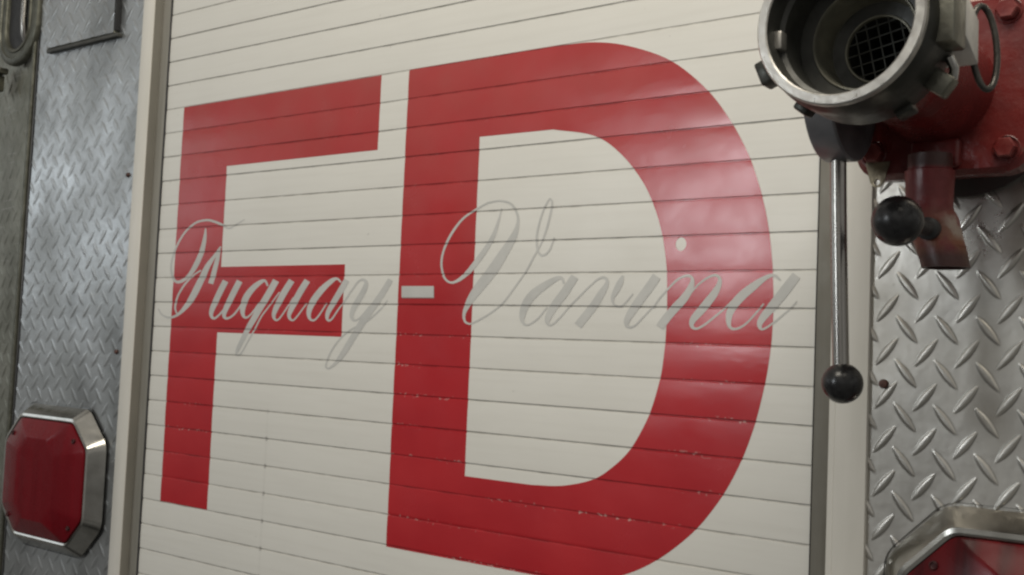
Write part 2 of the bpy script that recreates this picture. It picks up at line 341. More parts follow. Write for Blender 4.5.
STROKES = [[5.331,2.229,5.356,2.204,5.205,2.183,5.235,2.154,5.078,2.135,5.112,2.102,4.954,2.09,4.991,2.052,4.833,2.049,4.875,2.007,4.72,2.008,4.767,1.963,4.614,1.968,4.662,1.918,4.515,1.941,4.552,1.882,4.423,1.935,4.428,1.868,4.332,1.954,4.298,1.888,4.231,1.995,4.175,1.931,4.118,2.048,4.057,1.98,3.993,2.098,3.94,2.023,3.859,2.141,3.811,2.062,3.719,2.184,3.673,2.104,3.577,2.224,3.537,2.143,3.441,2.256,3.41,2.174,3.319,2.281,3.296,2.199,3.204,2.299,3.192,2.217,3.085,2.309,3.088,2.229,2.954,2.311,2.97,2.233,2.808,2.306,2.831,2.23,2.649,2.293,2.681,2.221,2.484,2.269,2.527,2.202,2.321,2.229,2.378,2.167,2.163,2.173,2.23,2.114,2.005,2.103,2.08,2.047,1.851,2.018,1.933,1.966,1.704,1.919,1.793,1.871,1.563,1.802,1.658,1.758,1.428,1.669,1.526,1.629,1.301,1.526,1.403,1.49,1.189,1.383,1.293,1.349,1.089,1.236,1.195,1.206,1.0,1.083,1.107,1.056,0.926,0.931,1.035,0.908,0.871,0.786,0.984,0.768,0.839,0.65,0.955,0.637,0.825,0.519,0.946,0.512,0.829,0.395,0.954,0.394,0.848,0.277,0.977,0.283,0.884,0.163,1.014,0.177,0.938,0.052,1.066,0.076,1.007,-0.046,1.13,-0.01,1.09,-0.126,1.198,-0.071,1.193,-0.183,1.27,-0.107,1.313,-0.22,1.347,-0.126,1.446,-0.232,1.43,-0.13,1.584,-0.221,1.522,-0.118,1.728,-0.186,1.631,-0.085,1.879,-0.13,1.756,-0.031,2.029,-0.058,1.883,0.039,2.169,0.025,1.999,0.119,2.299,0.117,2.101,0.21,2.424,0.222,2.196,0.314,2.54,0.337,2.287,0.429,2.647,0.461,2.376,0.55,2.745,0.599,2.466,0.683,2.836,0.75,2.555,0.827,2.915,0.904,2.638,0.973,2.978,1.053,2.708,1.112,3.022,1.199,2.766,1.246,3.049,1.344,2.814,1.38,3.064,1.479,2.853,1.508,3.07,1.601,2.886,1.623,3.065,1.703,2.909,1.717,3.049,1.79,2.923,1.797,3.027,1.869,2.934,1.873,3.008,1.95,2.946,1.953],
[3.962,1.216,4.039,1.183,3.861,1.128,3.957,1.086,3.76,1.041,3.875,0.991,3.658,0.951,3.793,0.893,3.552,0.859,3.708,0.791,3.437,0.765,3.617,0.685,3.315,0.668,3.525,0.576,3.192,0.563,3.435,0.466,3.076,0.448,3.353,0.352,2.975,0.322,3.279,0.231,2.885,0.19,3.209,0.101,2.799,0.057,3.136,-0.036,2.709,-0.078,3.053,-0.177,2.61,-0.22,2.959,-0.324,2.506,-0.37,2.858,-0.476,2.403,-0.516,2.751,-0.626,2.304,-0.651,2.64,-0.764,2.21,-0.772,2.527,-0.887,2.12,-0.885,2.411,-0.999,2.028,-0.991,2.289,-1.103,1.929,-1.093,2.161,-1.201,1.822,-1.195,2.022,-1.297,1.71,-1.295,1.875,-1.387,1.594,-1.384,1.723,-1.468,1.475,-1.455,1.573,-1.535,1.351,-1.509,1.424,-1.587,1.221,-1.547,1.274,-1.627,1.092,-1.571,1.124,-1.652,0.97,-1.582,0.976,-1.66,0.849,-1.577,0.829,-1.649,0.725,-1.556,0.687,-1.621,0.606,-1.524,0.557,-1.58,0.502,-1.486,0.442,-1.532,0.419,-1.44,0.35,-1.474,0.349,-1.382,0.279,-1.407,0.282,-1.317,0.218,-1.339,0.21,-1.253,0.155,-1.273],
[3.86,1.115,3.979,1.097,3.826,1.024,3.973,1.003,3.793,0.934,3.968,0.909,3.76,0.843,3.961,0.812,3.723,0.744,3.945,0.707,3.683,0.635,3.92,0.593,3.639,0.518,3.888,0.473,3.594,0.396,3.852,0.35,3.55,0.273,3.816,0.227,3.506,0.149,3.779,0.102,3.463,0.023,3.74,-0.025,3.421,-0.105,3.699,-0.152,3.377,-0.232,3.66,-0.279],
[2.816,0.303,2.87,0.254,2.707,0.26,2.759,0.21,2.597,0.219,2.65,0.17,2.483,0.172,2.542,0.125,2.363,0.111,2.428,0.066,2.234,0.037,2.305,-0.008,2.098,-0.049,2.176,-0.093,1.962,-0.144,2.048,-0.188,1.834,-0.248,1.927,-0.29,1.712,-0.364,1.809,-0.403,1.592,-0.491,1.692,-0.527,1.485,-0.621,1.587,-0.653,1.398,-0.746,1.504,-0.773,1.336,-0.867,1.445,-0.888,1.292,-0.987,1.405,-1.003,1.267,-1.1,1.382,-1.11,1.262,-1.203,1.375,-1.203,1.286,-1.29,1.389,-1.277,1.333,-1.361,1.423,-1.339,1.388,-1.423,1.469,-1.401,1.437,-1.485,1.511,-1.467],
[4.271,-0.107,4.569,-0.203,4.182,-0.232,4.48,-0.328,4.091,-0.357,4.392,-0.453,4.001,-0.483,4.304,-0.578,3.915,-0.61,4.217,-0.702,3.827,-0.742,4.126,-0.832,3.738,-0.878,4.034,-0.964,3.657,-1.01,3.949,-1.089,3.596,-1.127,3.881,-1.196,3.556,-1.228,3.828,-1.284,3.532,-1.317,3.786,-1.356,3.526,-1.399,3.76,-1.414,3.543,-1.475,3.751,-1.459,3.587,-1.546,3.759,-1.504,3.657,-1.608,3.781,-1.546,3.755,-1.65,3.808,-1.572,3.871,-1.653,3.841,-1.579,3.977,-1.617,3.912,-1.559,4.085,-1.557,4.009,-1.507,4.201,-1.479,4.12,-1.433,4.321,-1.385,4.238,-1.344,4.448,-1.271,4.365,-1.234,4.583,-1.137,4.502,-1.102,4.721,-0.996,4.643,-0.962,4.857,-0.859,4.782,-0.827],
[5.12,-0.112,5.41,-0.208,5.022,-0.248,5.313,-0.344,4.923,-0.386,5.216,-0.481,4.825,-0.522,5.119,-0.617,4.733,-0.655,5.026,-0.749,4.642,-0.786,4.931,-0.879,4.551,-0.917,4.837,-1.007,4.469,-1.043,4.752,-1.125,4.405,-1.156,4.682,-1.228,4.362,-1.256,4.626,-1.315,4.334,-1.346,4.581,-1.389,4.324,-1.427,4.552,-1.446,4.337,-1.501,4.541,-1.488,4.38,-1.567,4.544,-1.519,4.453,-1.618,4.557,-1.545,4.55,-1.645,4.58,-1.562,4.652,-1.641,4.628,-1.567,4.754,-1.617,4.708,-1.553,4.869,-1.576,4.809,-1.52,4.995,-1.513,4.924,-1.464,5.127,-1.423,5.048,-1.381,5.266,-1.295,5.185,-1.259,5.415,-1.138,5.335,-1.105,5.567,-0.969,5.49,-0.938,5.716,-0.808,5.642,-0.777],
[6.954,-0.344,6.867,-0.37,6.914,-0.29,6.823,-0.315,6.875,-0.23,6.783,-0.258,6.829,-0.173,6.743,-0.213,6.764,-0.127,6.709,-0.194,6.678,-0.106,6.684,-0.198,6.59,-0.107,6.651,-0.211,6.503,-0.124,6.603,-0.236,6.41,-0.151,6.538,-0.273,6.301,-0.191,6.453,-0.321,6.177,-0.245,6.355,-0.381,6.05,-0.311,6.254,-0.449,5.929,-0.386,6.16,-0.522,5.815,-0.469,6.069,-0.602,5.704,-0.563,5.978,-0.689,5.602,-0.664,5.894,-0.779,5.518,-0.769,5.826,-0.867,5.456,-0.88,5.771,-0.956,5.413,-0.995,5.726,-1.051,5.388,-1.105,5.69,-1.144,5.381,-1.207,5.666,-1.226,5.394,-1.302,5.652,-1.298,5.428,-1.388,5.649,-1.366,5.474,-1.461,5.655,-1.426,5.529,-1.519,5.669,-1.468,5.595,-1.562,5.688,-1.494,5.674,-1.587,5.713,-1.51,5.758,-1.591,5.747,-1.518,5.839,-1.574,5.794,-1.514,5.915,-1.539,5.856,-1.491,5.993,-1.489,5.929,-1.449,6.073,-1.428,6.008,-1.392,6.154,-1.358,6.089,-1.326,6.239,-1.277,6.172,-1.248,6.327,-1.184,6.259,-1.156,6.416,-1.087,6.348,-1.059,6.504,-0.993,6.435,-0.964],
[7.202,-0.097,7.499,-0.205,7.115,-0.214,7.414,-0.321,7.029,-0.33,7.329,-0.437,6.942,-0.446,7.241,-0.555,6.853,-0.561,7.148,-0.674,6.758,-0.676,7.049,-0.792,6.658,-0.792,6.947,-0.908,6.555,-0.911,6.844,-1.024,6.453,-1.034,6.742,-1.143,6.349,-1.166,6.638,-1.27,6.245,-1.304,6.531,-1.405,6.145,-1.437,6.427,-1.536,6.056,-1.554,6.332,-1.653,5.982,-1.649,6.251,-1.748,5.918,-1.729,6.18,-1.826,5.857,-1.808,6.115,-1.899,5.794,-1.895,6.049,-1.978,5.729,-1.995,5.979,-2.07,5.665,-2.098,5.908,-2.168,5.603,-2.203,5.837,-2.27,5.541,-2.306,5.765,-2.371,5.474,-2.412,5.689,-2.475,5.403,-2.52,5.612,-2.581,5.338,-2.625,5.54,-2.681,5.287,-2.718,5.478,-2.767,5.256,-2.794,5.43,-2.832,5.24,-2.857,5.392,-2.885,5.232,-2.912,5.357,-2.935,5.221,-2.969,5.319,-2.987],
[5.261,-2.997,5.279,-2.959,5.3,-3.005,5.321,-2.966,5.341,-3.017,5.359,-2.975,5.393,-3.023,5.388,-2.978,5.452,-3.012,5.419,-2.972,5.507,-2.987,5.46,-2.952,5.561,-2.952,5.507,-2.921,5.617,-2.905,5.558,-2.878,5.676,-2.845,5.615,-2.822,5.739,-2.768,5.675,-2.747,5.804,-2.677,5.74,-2.658,5.873,-2.577,5.81,-2.558,5.949,-2.473,5.885,-2.453,6.034,-2.364,5.969,-2.343,6.126,-2.248,6.059,-2.225,6.221,-2.128,6.151,-2.105,6.314,-2.007,6.242,-1.983,6.403,-1.882,6.329,-1.859,6.489,-1.754,6.415,-1.731,6.577,-1.629,6.504,-1.604,6.667,-1.512,6.598,-1.486,6.761,-1.411,6.696,-1.382,6.856,-1.318,6.795,-1.289,6.958,-1.224,6.9,-1.195,7.07,-1.118,7.013,-1.091,7.195,-0.996,7.139,-0.97,7.331,-0.865,7.275,-0.838,7.471,-0.73,7.415,-0.703,7.608,-0.598,7.552,-0.571],
[8.079,-0.101,8.343,-0.212,7.979,-0.214,8.247,-0.326,7.879,-0.327,8.151,-0.44,7.778,-0.443,8.056,-0.554,7.681,-0.563,7.962,-0.67,7.584,-0.693,7.863,-0.794,7.488,-0.829,7.762,-0.924,7.4,-0.962,7.668,-1.049,7.33,-1.081,7.59,-1.159,7.28,-1.185,7.527,-1.25,7.246,-1.278,7.476,-1.328,7.227,-1.363,7.44,-1.393,7.226,-1.441,7.42,-1.447,7.249,-1.515,7.416,-1.493,7.296,-1.576,7.426,-1.534,7.355,-1.621,7.446,-1.567,7.419,-1.647,7.467,-1.585,7.485,-1.656,7.488,-1.593,7.551,-1.646,7.517,-1.593,7.617,-1.617,7.564,-1.575,7.689,-1.565,7.629,-1.532,7.779,-1.481,7.716,-1.452,7.884,-1.37,7.819,-1.342,7.99,-1.25,7.924,-1.222,8.086,-1.141,8.021,-1.114,8.167,-1.048,8.104,-1.022,8.24,-0.959,8.181,-0.935,8.309,-0.872,8.255,-0.85,8.38,-0.785,8.33,-0.765],
[8.921,-0.106,9.178,-0.216,8.824,-0.218,9.084,-0.328,8.725,-0.329,8.991,-0.441,8.627,-0.444,8.898,-0.553,8.533,-0.563,8.806,-0.668,8.438,-0.691,8.711,-0.791,8.345,-0.825,8.613,-0.919,8.259,-0.956,8.52,-1.043,8.191,-1.073,8.442,-1.152,8.138,-1.174,8.376,-1.243,8.098,-1.265,8.32,-1.321,8.073,-1.35,8.28,-1.385,8.069,-1.43,8.258,-1.436,8.095,-1.504,8.255,-1.478,8.146,-1.565,8.269,-1.519,8.211,-1.609,8.294,-1.552,8.276,-1.633,8.323,-1.572,8.336,-1.644,8.35,-1.583,8.402,-1.641,8.375,-1.587,8.473,-1.612,8.421,-1.571,8.558,-1.552,8.5,-1.519,8.671,-1.447,8.613,-1.418,8.809,-1.306,8.751,-1.28,8.955,-1.152,8.899,-1.126,9.096,-1.005,9.042,-0.98],
[10.822,-0.218,10.766,-0.256,10.773,-0.181,10.714,-0.219,10.723,-0.14,10.664,-0.18,10.664,-0.1,10.618,-0.152,10.592,-0.074,10.575,-0.143,10.513,-0.064,10.535,-0.15,10.43,-0.068,10.494,-0.169,10.34,-0.088,10.443,-0.2,10.238,-0.124,10.373,-0.246,10.118,-0.18,10.277,-0.309,9.981,-0.255,10.162,-0.39,9.839,-0.343,10.042,-0.48,9.705,-0.437,9.929,-0.572,9.578,-0.541,9.819,-0.672,9.453,-0.655,9.707,-0.781,9.34,-0.772,9.603,-0.89,9.247,-0.885,9.517,-0.989,9.18,-0.993,9.45,-1.078,9.133,-1.098,9.396,-1.162,9.106,-1.197,9.354,-1.24,9.096,-1.29,9.327,-1.309,9.108,-1.378,9.313,-1.373,9.141,-1.458,9.313,-1.433,9.188,-1.525,9.324,-1.487,9.245,-1.577,9.343,-1.524,9.314,-1.612,9.371,-1.549,9.393,-1.631,9.412,-1.565,9.478,-1.631,9.46,-1.569,9.56,-1.607,9.514,-1.558,9.635,-1.56,9.578,-1.522,9.711,-1.496,9.65,-1.463,9.786,-1.42,9.724,-1.391,9.859,-1.342,9.798,-1.314,9.93,-1.258,9.869,-1.233,10.0,-1.166,9.94,-1.143,10.068,-1.071,10.011,-1.05,10.137,-0.979,10.082,-0.958],
[10.956,-0.11,11.179,-0.197,10.877,-0.214,11.106,-0.303,10.798,-0.319,11.033,-0.41,10.719,-0.423,10.958,-0.517,10.639,-0.527,10.879,-0.624,10.555,-0.634,10.792,-0.734,10.467,-0.744,10.7,-0.843,10.381,-0.854,10.611,-0.948,10.305,-0.957,10.53,-1.046,10.238,-1.054,10.456,-1.138,10.175,-1.148,10.386,-1.223,10.124,-1.238,10.329,-1.3,10.09,-1.325,10.288,-1.365,10.081,-1.408,10.263,-1.424,10.092,-1.484,10.249,-1.48,10.12,-1.547,10.247,-1.525,10.162,-1.594,10.251,-1.549,10.224,-1.622,10.257,-1.558,10.297,-1.625,10.279,-1.562,10.368,-1.603,10.32,-1.552,10.438,-1.559,10.377,-1.521,10.514,-1.486,10.449,-1.455,10.598,-1.387,10.533,-1.36,10.684,-1.282,10.621,-1.255,10.763,-1.19,10.704,-1.162,10.834,-1.114,10.779,-1.086,10.902,-1.044,10.85,-1.017,10.969,-0.976,10.919,-0.951,11.038,-0.904,10.987,-0.88,11.106,-0.828,11.054,-0.804,11.173,-0.751,11.118,-0.727,11.242,-0.672,11.185,-0.646,11.316,-0.589,11.257,-0.562,11.397,-0.503,11.336,-0.473,11.482,-0.412,11.42,-0.382,11.57,-0.32,11.506,-0.288,11.657,-0.229,11.591,-0.196],
[11.645,-0.237,11.603,-0.189,11.702,-0.215,11.656,-0.165,11.758,-0.19,11.712,-0.137,11.807,-0.174,11.773,-0.113,11.842,-0.172,11.842,-0.103,11.877,-0.184,11.915,-0.113,11.915,-0.206,11.986,-0.137,11.941,-0.231,12.051,-0.176,11.949,-0.254,12.098,-0.231,11.943,-0.283,12.115,-0.295,11.925,-0.326,12.111,-0.362,11.895,-0.379,12.094,-0.431,11.858,-0.439,12.066,-0.503,11.814,-0.504,12.025,-0.581,11.759,-0.578,11.971,-0.662,11.697,-0.657,11.911,-0.744,11.635,-0.739,11.849,-0.828,11.568,-0.824,11.781,-0.916,11.493,-0.914,11.706,-1.005,11.421,-1.007,11.637,-1.09,11.365,-1.1,11.584,-1.167,11.329,-1.19,11.543,-1.239,11.307,-1.278,11.51,-1.31,11.302,-1.36,11.488,-1.372,11.315,-1.434,11.48,-1.42,11.353,-1.499,11.486,-1.458,11.412,-1.55,11.505,-1.493,11.485,-1.584,11.534,-1.52,11.562,-1.595,11.566,-1.533,11.635,-1.584,11.609,-1.531,11.706,-1.558,11.666,-1.513,11.781,-1.516,11.734,-1.478,11.863,-1.458,11.813,-1.425,11.956,-1.378,11.905,-1.349,12.058,-1.279,12.008,-1.252,12.164,-1.172,12.115,-1.146,12.267,-1.07,12.221,-1.045],
[13.073,-0.111,13.271,-0.195,12.985,-0.223,13.19,-0.31,12.898,-0.336,13.11,-0.425,12.81,-0.448,13.027,-0.542,12.719,-0.559,12.939,-0.658,12.624,-0.667,12.847,-0.772,12.526,-0.776,12.751,-0.885,12.424,-0.885,12.652,-0.997,12.318,-0.999,12.551,-1.112,12.208,-1.114,12.446,-1.231,12.094,-1.232,12.337,-1.352,11.977,-1.355,12.228,-1.474,11.861,-1.485,12.118,-1.6,11.751,-1.622,12.008,-1.731,11.643,-1.763,11.897,-1.867,11.536,-1.908,11.783,-2.007,11.424,-2.058,11.665,-2.153,11.302,-2.221,11.54,-2.313,11.175,-2.394,11.41,-2.484,11.051,-2.559,11.28,-2.649,10.943,-2.702,11.155,-2.792,10.852,-2.819,11.038,-2.906,10.773,-2.919,10.927,-2.998,10.699,-3.006,10.822,-3.074,10.628,-3.081,10.725,-3.141,10.559,-3.139,10.637,-3.197,10.495,-3.182,10.558,-3.238,10.429,-3.221,10.485,-3.271,10.362,-3.263,10.412,-3.307],
[10.401,-3.262,10.372,-3.308,10.354,-3.247,10.33,-3.296,10.308,-3.239,10.277,-3.288,10.288,-3.231,10.219,-3.259,10.278,-3.199,10.197,-3.2,10.289,-3.123,10.21,-3.115,10.317,-3.02,10.242,-3.007,10.364,-2.902,10.295,-2.885,10.431,-2.78,10.366,-2.76,10.522,-2.649,10.46,-2.627,10.635,-2.507,10.574,-2.482,10.76,-2.367,10.702,-2.34,10.889,-2.244,10.834,-2.213,11.019,-2.14,10.968,-2.105,11.156,-2.047,11.109,-2.011,11.3,-1.964,11.256,-1.925,11.449,-1.886,11.41,-1.845,11.605,-1.819,11.572,-1.777,11.771,-1.764,11.741,-1.72,11.942,-1.705,11.908,-1.662,12.111,-1.63,12.071,-1.591,12.281,-1.534,12.237,-1.496,12.453,-1.423,12.406,-1.387,12.614,-1.311,12.565,-1.275,12.753,-1.206,12.703,-1.173,12.86,-1.113,12.812,-1.085,12.944,-1.025,12.9,-1.002,13.017,-0.94,12.98,-0.921,13.095,-0.854,13.064,-0.838],
[17.78,2.077,17.828,2.067,17.759,1.994,17.813,1.983,17.74,1.913,17.8,1.901,17.718,1.83,17.785,1.814,17.687,1.738,17.763,1.718,17.648,1.633,17.736,1.609,17.601,1.519,17.704,1.489,17.549,1.404,17.666,1.366,17.492,1.294,17.62,1.247,17.428,1.191,17.564,1.134,17.358,1.089,17.501,1.024,17.284,0.989,17.433,0.917,17.207,0.891,17.362,0.813,17.129,0.796,17.288,0.712,17.047,0.704,17.209,0.614,16.963,0.612,17.127,0.518,16.876,0.518,17.042,0.422,16.786,0.42,16.95,0.323,16.694,0.319,16.853,0.222,16.601,0.222,16.752,0.125,16.51,0.133,16.649,0.036,16.42,0.052,16.544,-0.043,16.329,-0.025,16.437,-0.115,16.241,-0.093,16.329,-0.178,16.154,-0.147,16.224,-0.227,16.07,-0.188,16.122,-0.265,15.988,-0.219,16.022,-0.291,15.912,-0.235,15.923,-0.303,15.841,-0.233,15.826,-0.295,15.77,-0.213,15.734,-0.266,15.699,-0.174,15.647,-0.219,15.633,-0.119,15.568,-0.155,15.577,-0.051,15.503,-0.077,15.53,0.037,15.451,0.02,15.491,0.144,15.409,0.134,15.463,0.261,15.38,0.256,15.45,0.376,15.366,0.378,15.454,0.49,15.37,0.498,15.472,0.607,15.389,0.621,15.503,0.725,15.422,0.744,15.545,0.843,15.465,0.866,15.6,0.959,15.519,0.987,15.667,1.075,15.585,1.108,15.745,1.19,15.662,1.228,15.83,1.306,15.749,1.346,15.925,1.425,15.846,1.467,16.029,1.546,15.955,1.59,16.14,1.662,16.072,1.707,16.256,1.764,16.196,1.811,16.382,1.85,16.329,1.9,16.517,1.925,16.47,1.976,16.654,1.993,16.612,2.043,16.787,2.056,16.747,2.104,16.911,2.112,16.874,2.16,17.031,2.161,16.997,2.208,17.15,2.208,17.118,2.252,17.269,2.255,17.239,2.298],
[17.261,2.253,17.247,2.3,17.385,2.267,17.37,2.313,17.508,2.284,17.494,2.329,17.628,2.294,17.619,2.34,17.742,2.291,17.742,2.338,17.856,2.275,17.863,2.323,17.969,2.248,17.985,2.298,18.072,2.211,18.101,2.261,18.16,2.163,18.206,2.208,18.235,2.097,18.295,2.134,18.302,2.015,18.37,2.044,18.357,1.927,18.431,1.95,18.398,1.844,18.479,1.861,18.423,1.771,18.51,1.78,18.434,1.702,18.527,1.702,18.432,1.632,18.533,1.622,18.417,1.556,18.53,1.537,18.39,1.477,18.524,1.446,18.35,1.398,18.51,1.35,18.296,1.312,18.483,1.245,18.228,1.214,18.437,1.126,18.138,1.096,18.365,0.989,18.028,0.962,18.275,0.839,17.908,0.82,18.175,0.684,17.789,0.68,18.074,0.534,17.672,0.54,17.972,0.386,17.553,0.4,17.864,0.236,17.433,0.261,17.752,0.089,17.317,0.126,17.637,-0.052,17.202,-0.004,17.515,-0.187,17.084,-0.133,17.389,-0.316,16.971,-0.26,17.267,-0.435,16.868,-0.381,17.156,-0.545,16.781,-0.492,17.054,-0.645,16.704,-0.596,16.96,-0.734,16.635,-0.699,16.875,-0.817,16.573,-0.804,16.796,-0.902,16.518,-0.914,16.718,-0.993,16.47,-1.026,16.644,-1.087,16.432,-1.134,16.582,-1.176,16.411,-1.234,16.54,-1.256,16.409,-1.324,16.522,-1.328,16.423,-1.406,16.522,-1.396,16.451,-1.475,16.535,-1.456,16.488,-1.533,16.556,-1.501,16.54,-1.575,16.584,-1.528,16.603,-1.597,16.627,-1.544,16.662,-1.61,16.684,-1.557,16.716,-1.625,16.74,-1.574],
[16.741,-1.621,16.715,-1.578,16.824,-1.591,16.797,-1.548,16.904,-1.562,16.877,-1.52,16.989,-1.53,16.961,-1.489,17.085,-1.49,17.055,-1.449,17.196,-1.439,17.165,-1.399,17.318,-1.382,17.285,-1.342,17.443,-1.318,17.41,-1.28,17.566,-1.251,17.531,-1.213,17.684,-1.182,17.648,-1.145,17.802,-1.111,17.765,-1.075,17.92,-1.031,17.88,-0.997,18.037,-0.937,17.993,-0.906,18.153,-0.825,18.107,-0.796,18.268,-0.699,18.221,-0.672,18.38,-0.568,18.333,-0.541,18.489,-0.441,18.441,-0.414,18.594,-0.318,18.546,-0.291,18.697,-0.196,18.649,-0.169,18.795,-0.073,18.747,-0.048,18.886,0.049,18.837,0.073,18.969,0.172,18.919,0.194,19.045,0.295,18.994,0.316,19.116,0.416,19.066,0.437,19.186,0.533,19.136,0.556,19.258,0.648,19.209,0.67,19.33,0.76,19.281,0.782,19.398,0.869,19.349,0.891,19.458,0.977,19.407,0.997,19.509,1.08,19.455,1.099,19.551,1.179,19.495,1.197,19.589,1.278,19.53,1.296,19.626,1.384,19.564,1.401,19.663,1.504,19.598,1.52,19.698,1.632,19.63,1.648,19.728,1.756,19.658,1.772,19.752,1.866,19.68,1.881,19.768,1.957,19.697,1.971,19.779,2.038,19.71,2.049,19.783,2.109,19.716,2.115,19.778,2.171,19.715,2.169,19.761,2.221,19.705,2.206,19.733,2.256,19.687,2.229,19.705,2.281,19.663,2.253,19.68,2.306,19.638,2.282],
[19.636,2.307,19.682,2.28,19.594,2.257,19.643,2.228,19.552,2.208,19.604,2.178,19.51,2.152,19.565,2.125,19.468,2.082,19.527,2.057,19.425,1.995,19.486,1.973,19.382,1.896,19.443,1.875,19.341,1.788,19.402,1.769,19.303,1.673,19.366,1.656,19.267,1.548,19.332,1.532,19.231,1.412,19.3,1.397,19.203,1.275,19.274,1.262,19.186,1.147,19.26,1.139,19.183,1.028,19.258,1.025,19.192,0.914,19.266,0.915,19.21,0.81,19.283,0.817,19.237,0.722,19.307,0.737,19.274,0.649,19.339,0.674,19.323,0.589,19.378,0.626,19.383,0.545,19.42,0.596,19.452,0.524,19.457,0.583,19.525,0.53,19.502,0.586,19.599,0.558,19.56,0.606,19.668,0.604,19.62,0.644,19.73,0.668,19.676,0.697,19.781,0.753,19.724,0.775,19.824,0.858,19.768,0.876,19.865,0.97,19.811,0.987,19.907,1.078,19.856,1.095],
[20.338,-0.304,20.273,-0.319,20.323,-0.26,20.253,-0.275,20.308,-0.212,20.235,-0.229,20.288,-0.163,20.216,-0.195,20.249,-0.121,20.198,-0.181,20.194,-0.098,20.179,-0.181,20.134,-0.091,20.153,-0.186,20.068,-0.096,20.113,-0.2,19.992,-0.112,20.057,-0.225,19.899,-0.139,19.982,-0.263,19.792,-0.178,19.894,-0.314,19.677,-0.224,19.797,-0.373,19.561,-0.277,19.697,-0.436,19.441,-0.335,19.591,-0.504,19.312,-0.402,19.478,-0.578,19.184,-0.477,19.371,-0.653,19.068,-0.559,19.28,-0.726,18.971,-0.647,19.204,-0.799,18.889,-0.74,19.136,-0.876,18.82,-0.835,19.075,-0.953,18.766,-0.932,19.023,-1.028,18.726,-1.032,18.979,-1.104,18.703,-1.132,18.942,-1.182,18.693,-1.227,18.913,-1.258,18.694,-1.311,18.891,-1.324,18.708,-1.386,18.878,-1.379,18.735,-1.451,18.872,-1.427,18.773,-1.504,18.874,-1.469,18.816,-1.545,18.887,-1.502,18.864,-1.577,18.91,-1.529,18.919,-1.599,18.942,-1.548,18.983,-1.607,18.982,-1.556,19.054,-1.596,19.035,-1.55,19.134,-1.566,19.107,-1.526,19.224,-1.521,19.193,-1.484,19.318,-1.463,19.283,-1.429,19.408,-1.396,19.37,-1.366,19.493,-1.316,19.453,-1.289,19.576,-1.223,19.535,-1.199,19.658,-1.126,19.618,-1.103,19.74,-1.032,19.702,-1.009],
[20.579,-0.049,20.801,-0.167,20.486,-0.171,20.714,-0.291,20.393,-0.294,20.626,-0.416,20.302,-0.414,20.537,-0.541,20.214,-0.527,20.446,-0.66,20.125,-0.632,20.351,-0.771,20.034,-0.734,20.256,-0.873,19.945,-0.835,20.167,-0.968,19.866,-0.935,20.091,-1.055,19.8,-1.033,20.026,-1.14,19.745,-1.128,19.968,-1.222,19.702,-1.217,19.919,-1.297,19.672,-1.297,19.88,-1.359,19.659,-1.367,19.851,-1.406,19.662,-1.43,19.831,-1.441,19.68,-1.484,19.818,-1.467,19.711,-1.528,19.814,-1.486,19.753,-1.563,19.82,-1.507,19.807,-1.586,19.839,-1.527,19.869,-1.593,19.868,-1.538,19.933,-1.578,19.908,-1.535,19.997,-1.542,19.963,-1.507,20.067,-1.491,20.029,-1.458,20.142,-1.428,20.1,-1.396,20.218,-1.361,20.175,-1.329,20.297,-1.283,20.253,-1.254,20.38,-1.195,20.337,-1.167,20.462,-1.106,20.421,-1.079,20.539,-1.028,20.5,-1.0,20.607,-0.965,20.57,-0.936,20.669,-0.911,20.633,-0.881,20.734,-0.857,20.697,-0.827,20.807,-0.794,20.77,-0.764,20.895,-0.717,20.858,-0.688,20.991,-0.632,20.954,-0.603,21.088,-0.547,21.052,-0.517,21.179,-0.469,21.143,-0.439,21.262,-0.401,21.227,-0.37,21.341,-0.339,21.305,-0.307,21.419,-0.279,21.382,-0.246,21.497,-0.219,21.459,-0.184],
[21.49,-0.222,21.466,-0.18,21.544,-0.203,21.516,-0.159,21.597,-0.182,21.569,-0.134,21.644,-0.167,21.623,-0.113,21.681,-0.164,21.68,-0.104,21.715,-0.171,21.737,-0.113,21.75,-0.187,21.789,-0.134,21.778,-0.209,21.835,-0.165,21.79,-0.23,21.869,-0.205,21.788,-0.252,21.887,-0.253,21.776,-0.283,21.889,-0.305,21.755,-0.321,21.883,-0.358,21.73,-0.36,21.869,-0.413,21.7,-0.396,21.849,-0.467,21.663,-0.433,21.822,-0.52,21.618,-0.481,21.79,-0.575,21.564,-0.543,21.751,-0.64,21.504,-0.623,21.703,-0.722,21.438,-0.715,21.645,-0.818,21.368,-0.81,21.579,-0.921,21.298,-0.899,21.508,-1.02,21.224,-0.985,21.431,-1.115,21.143,-1.074,21.348,-1.208,21.061,-1.161,21.267,-1.295,20.986,-1.242,21.195,-1.375,20.923,-1.314,21.133,-1.445,20.866,-1.378,21.078,-1.508,20.813,-1.439,21.025,-1.569,20.759,-1.502,20.971,-1.631],
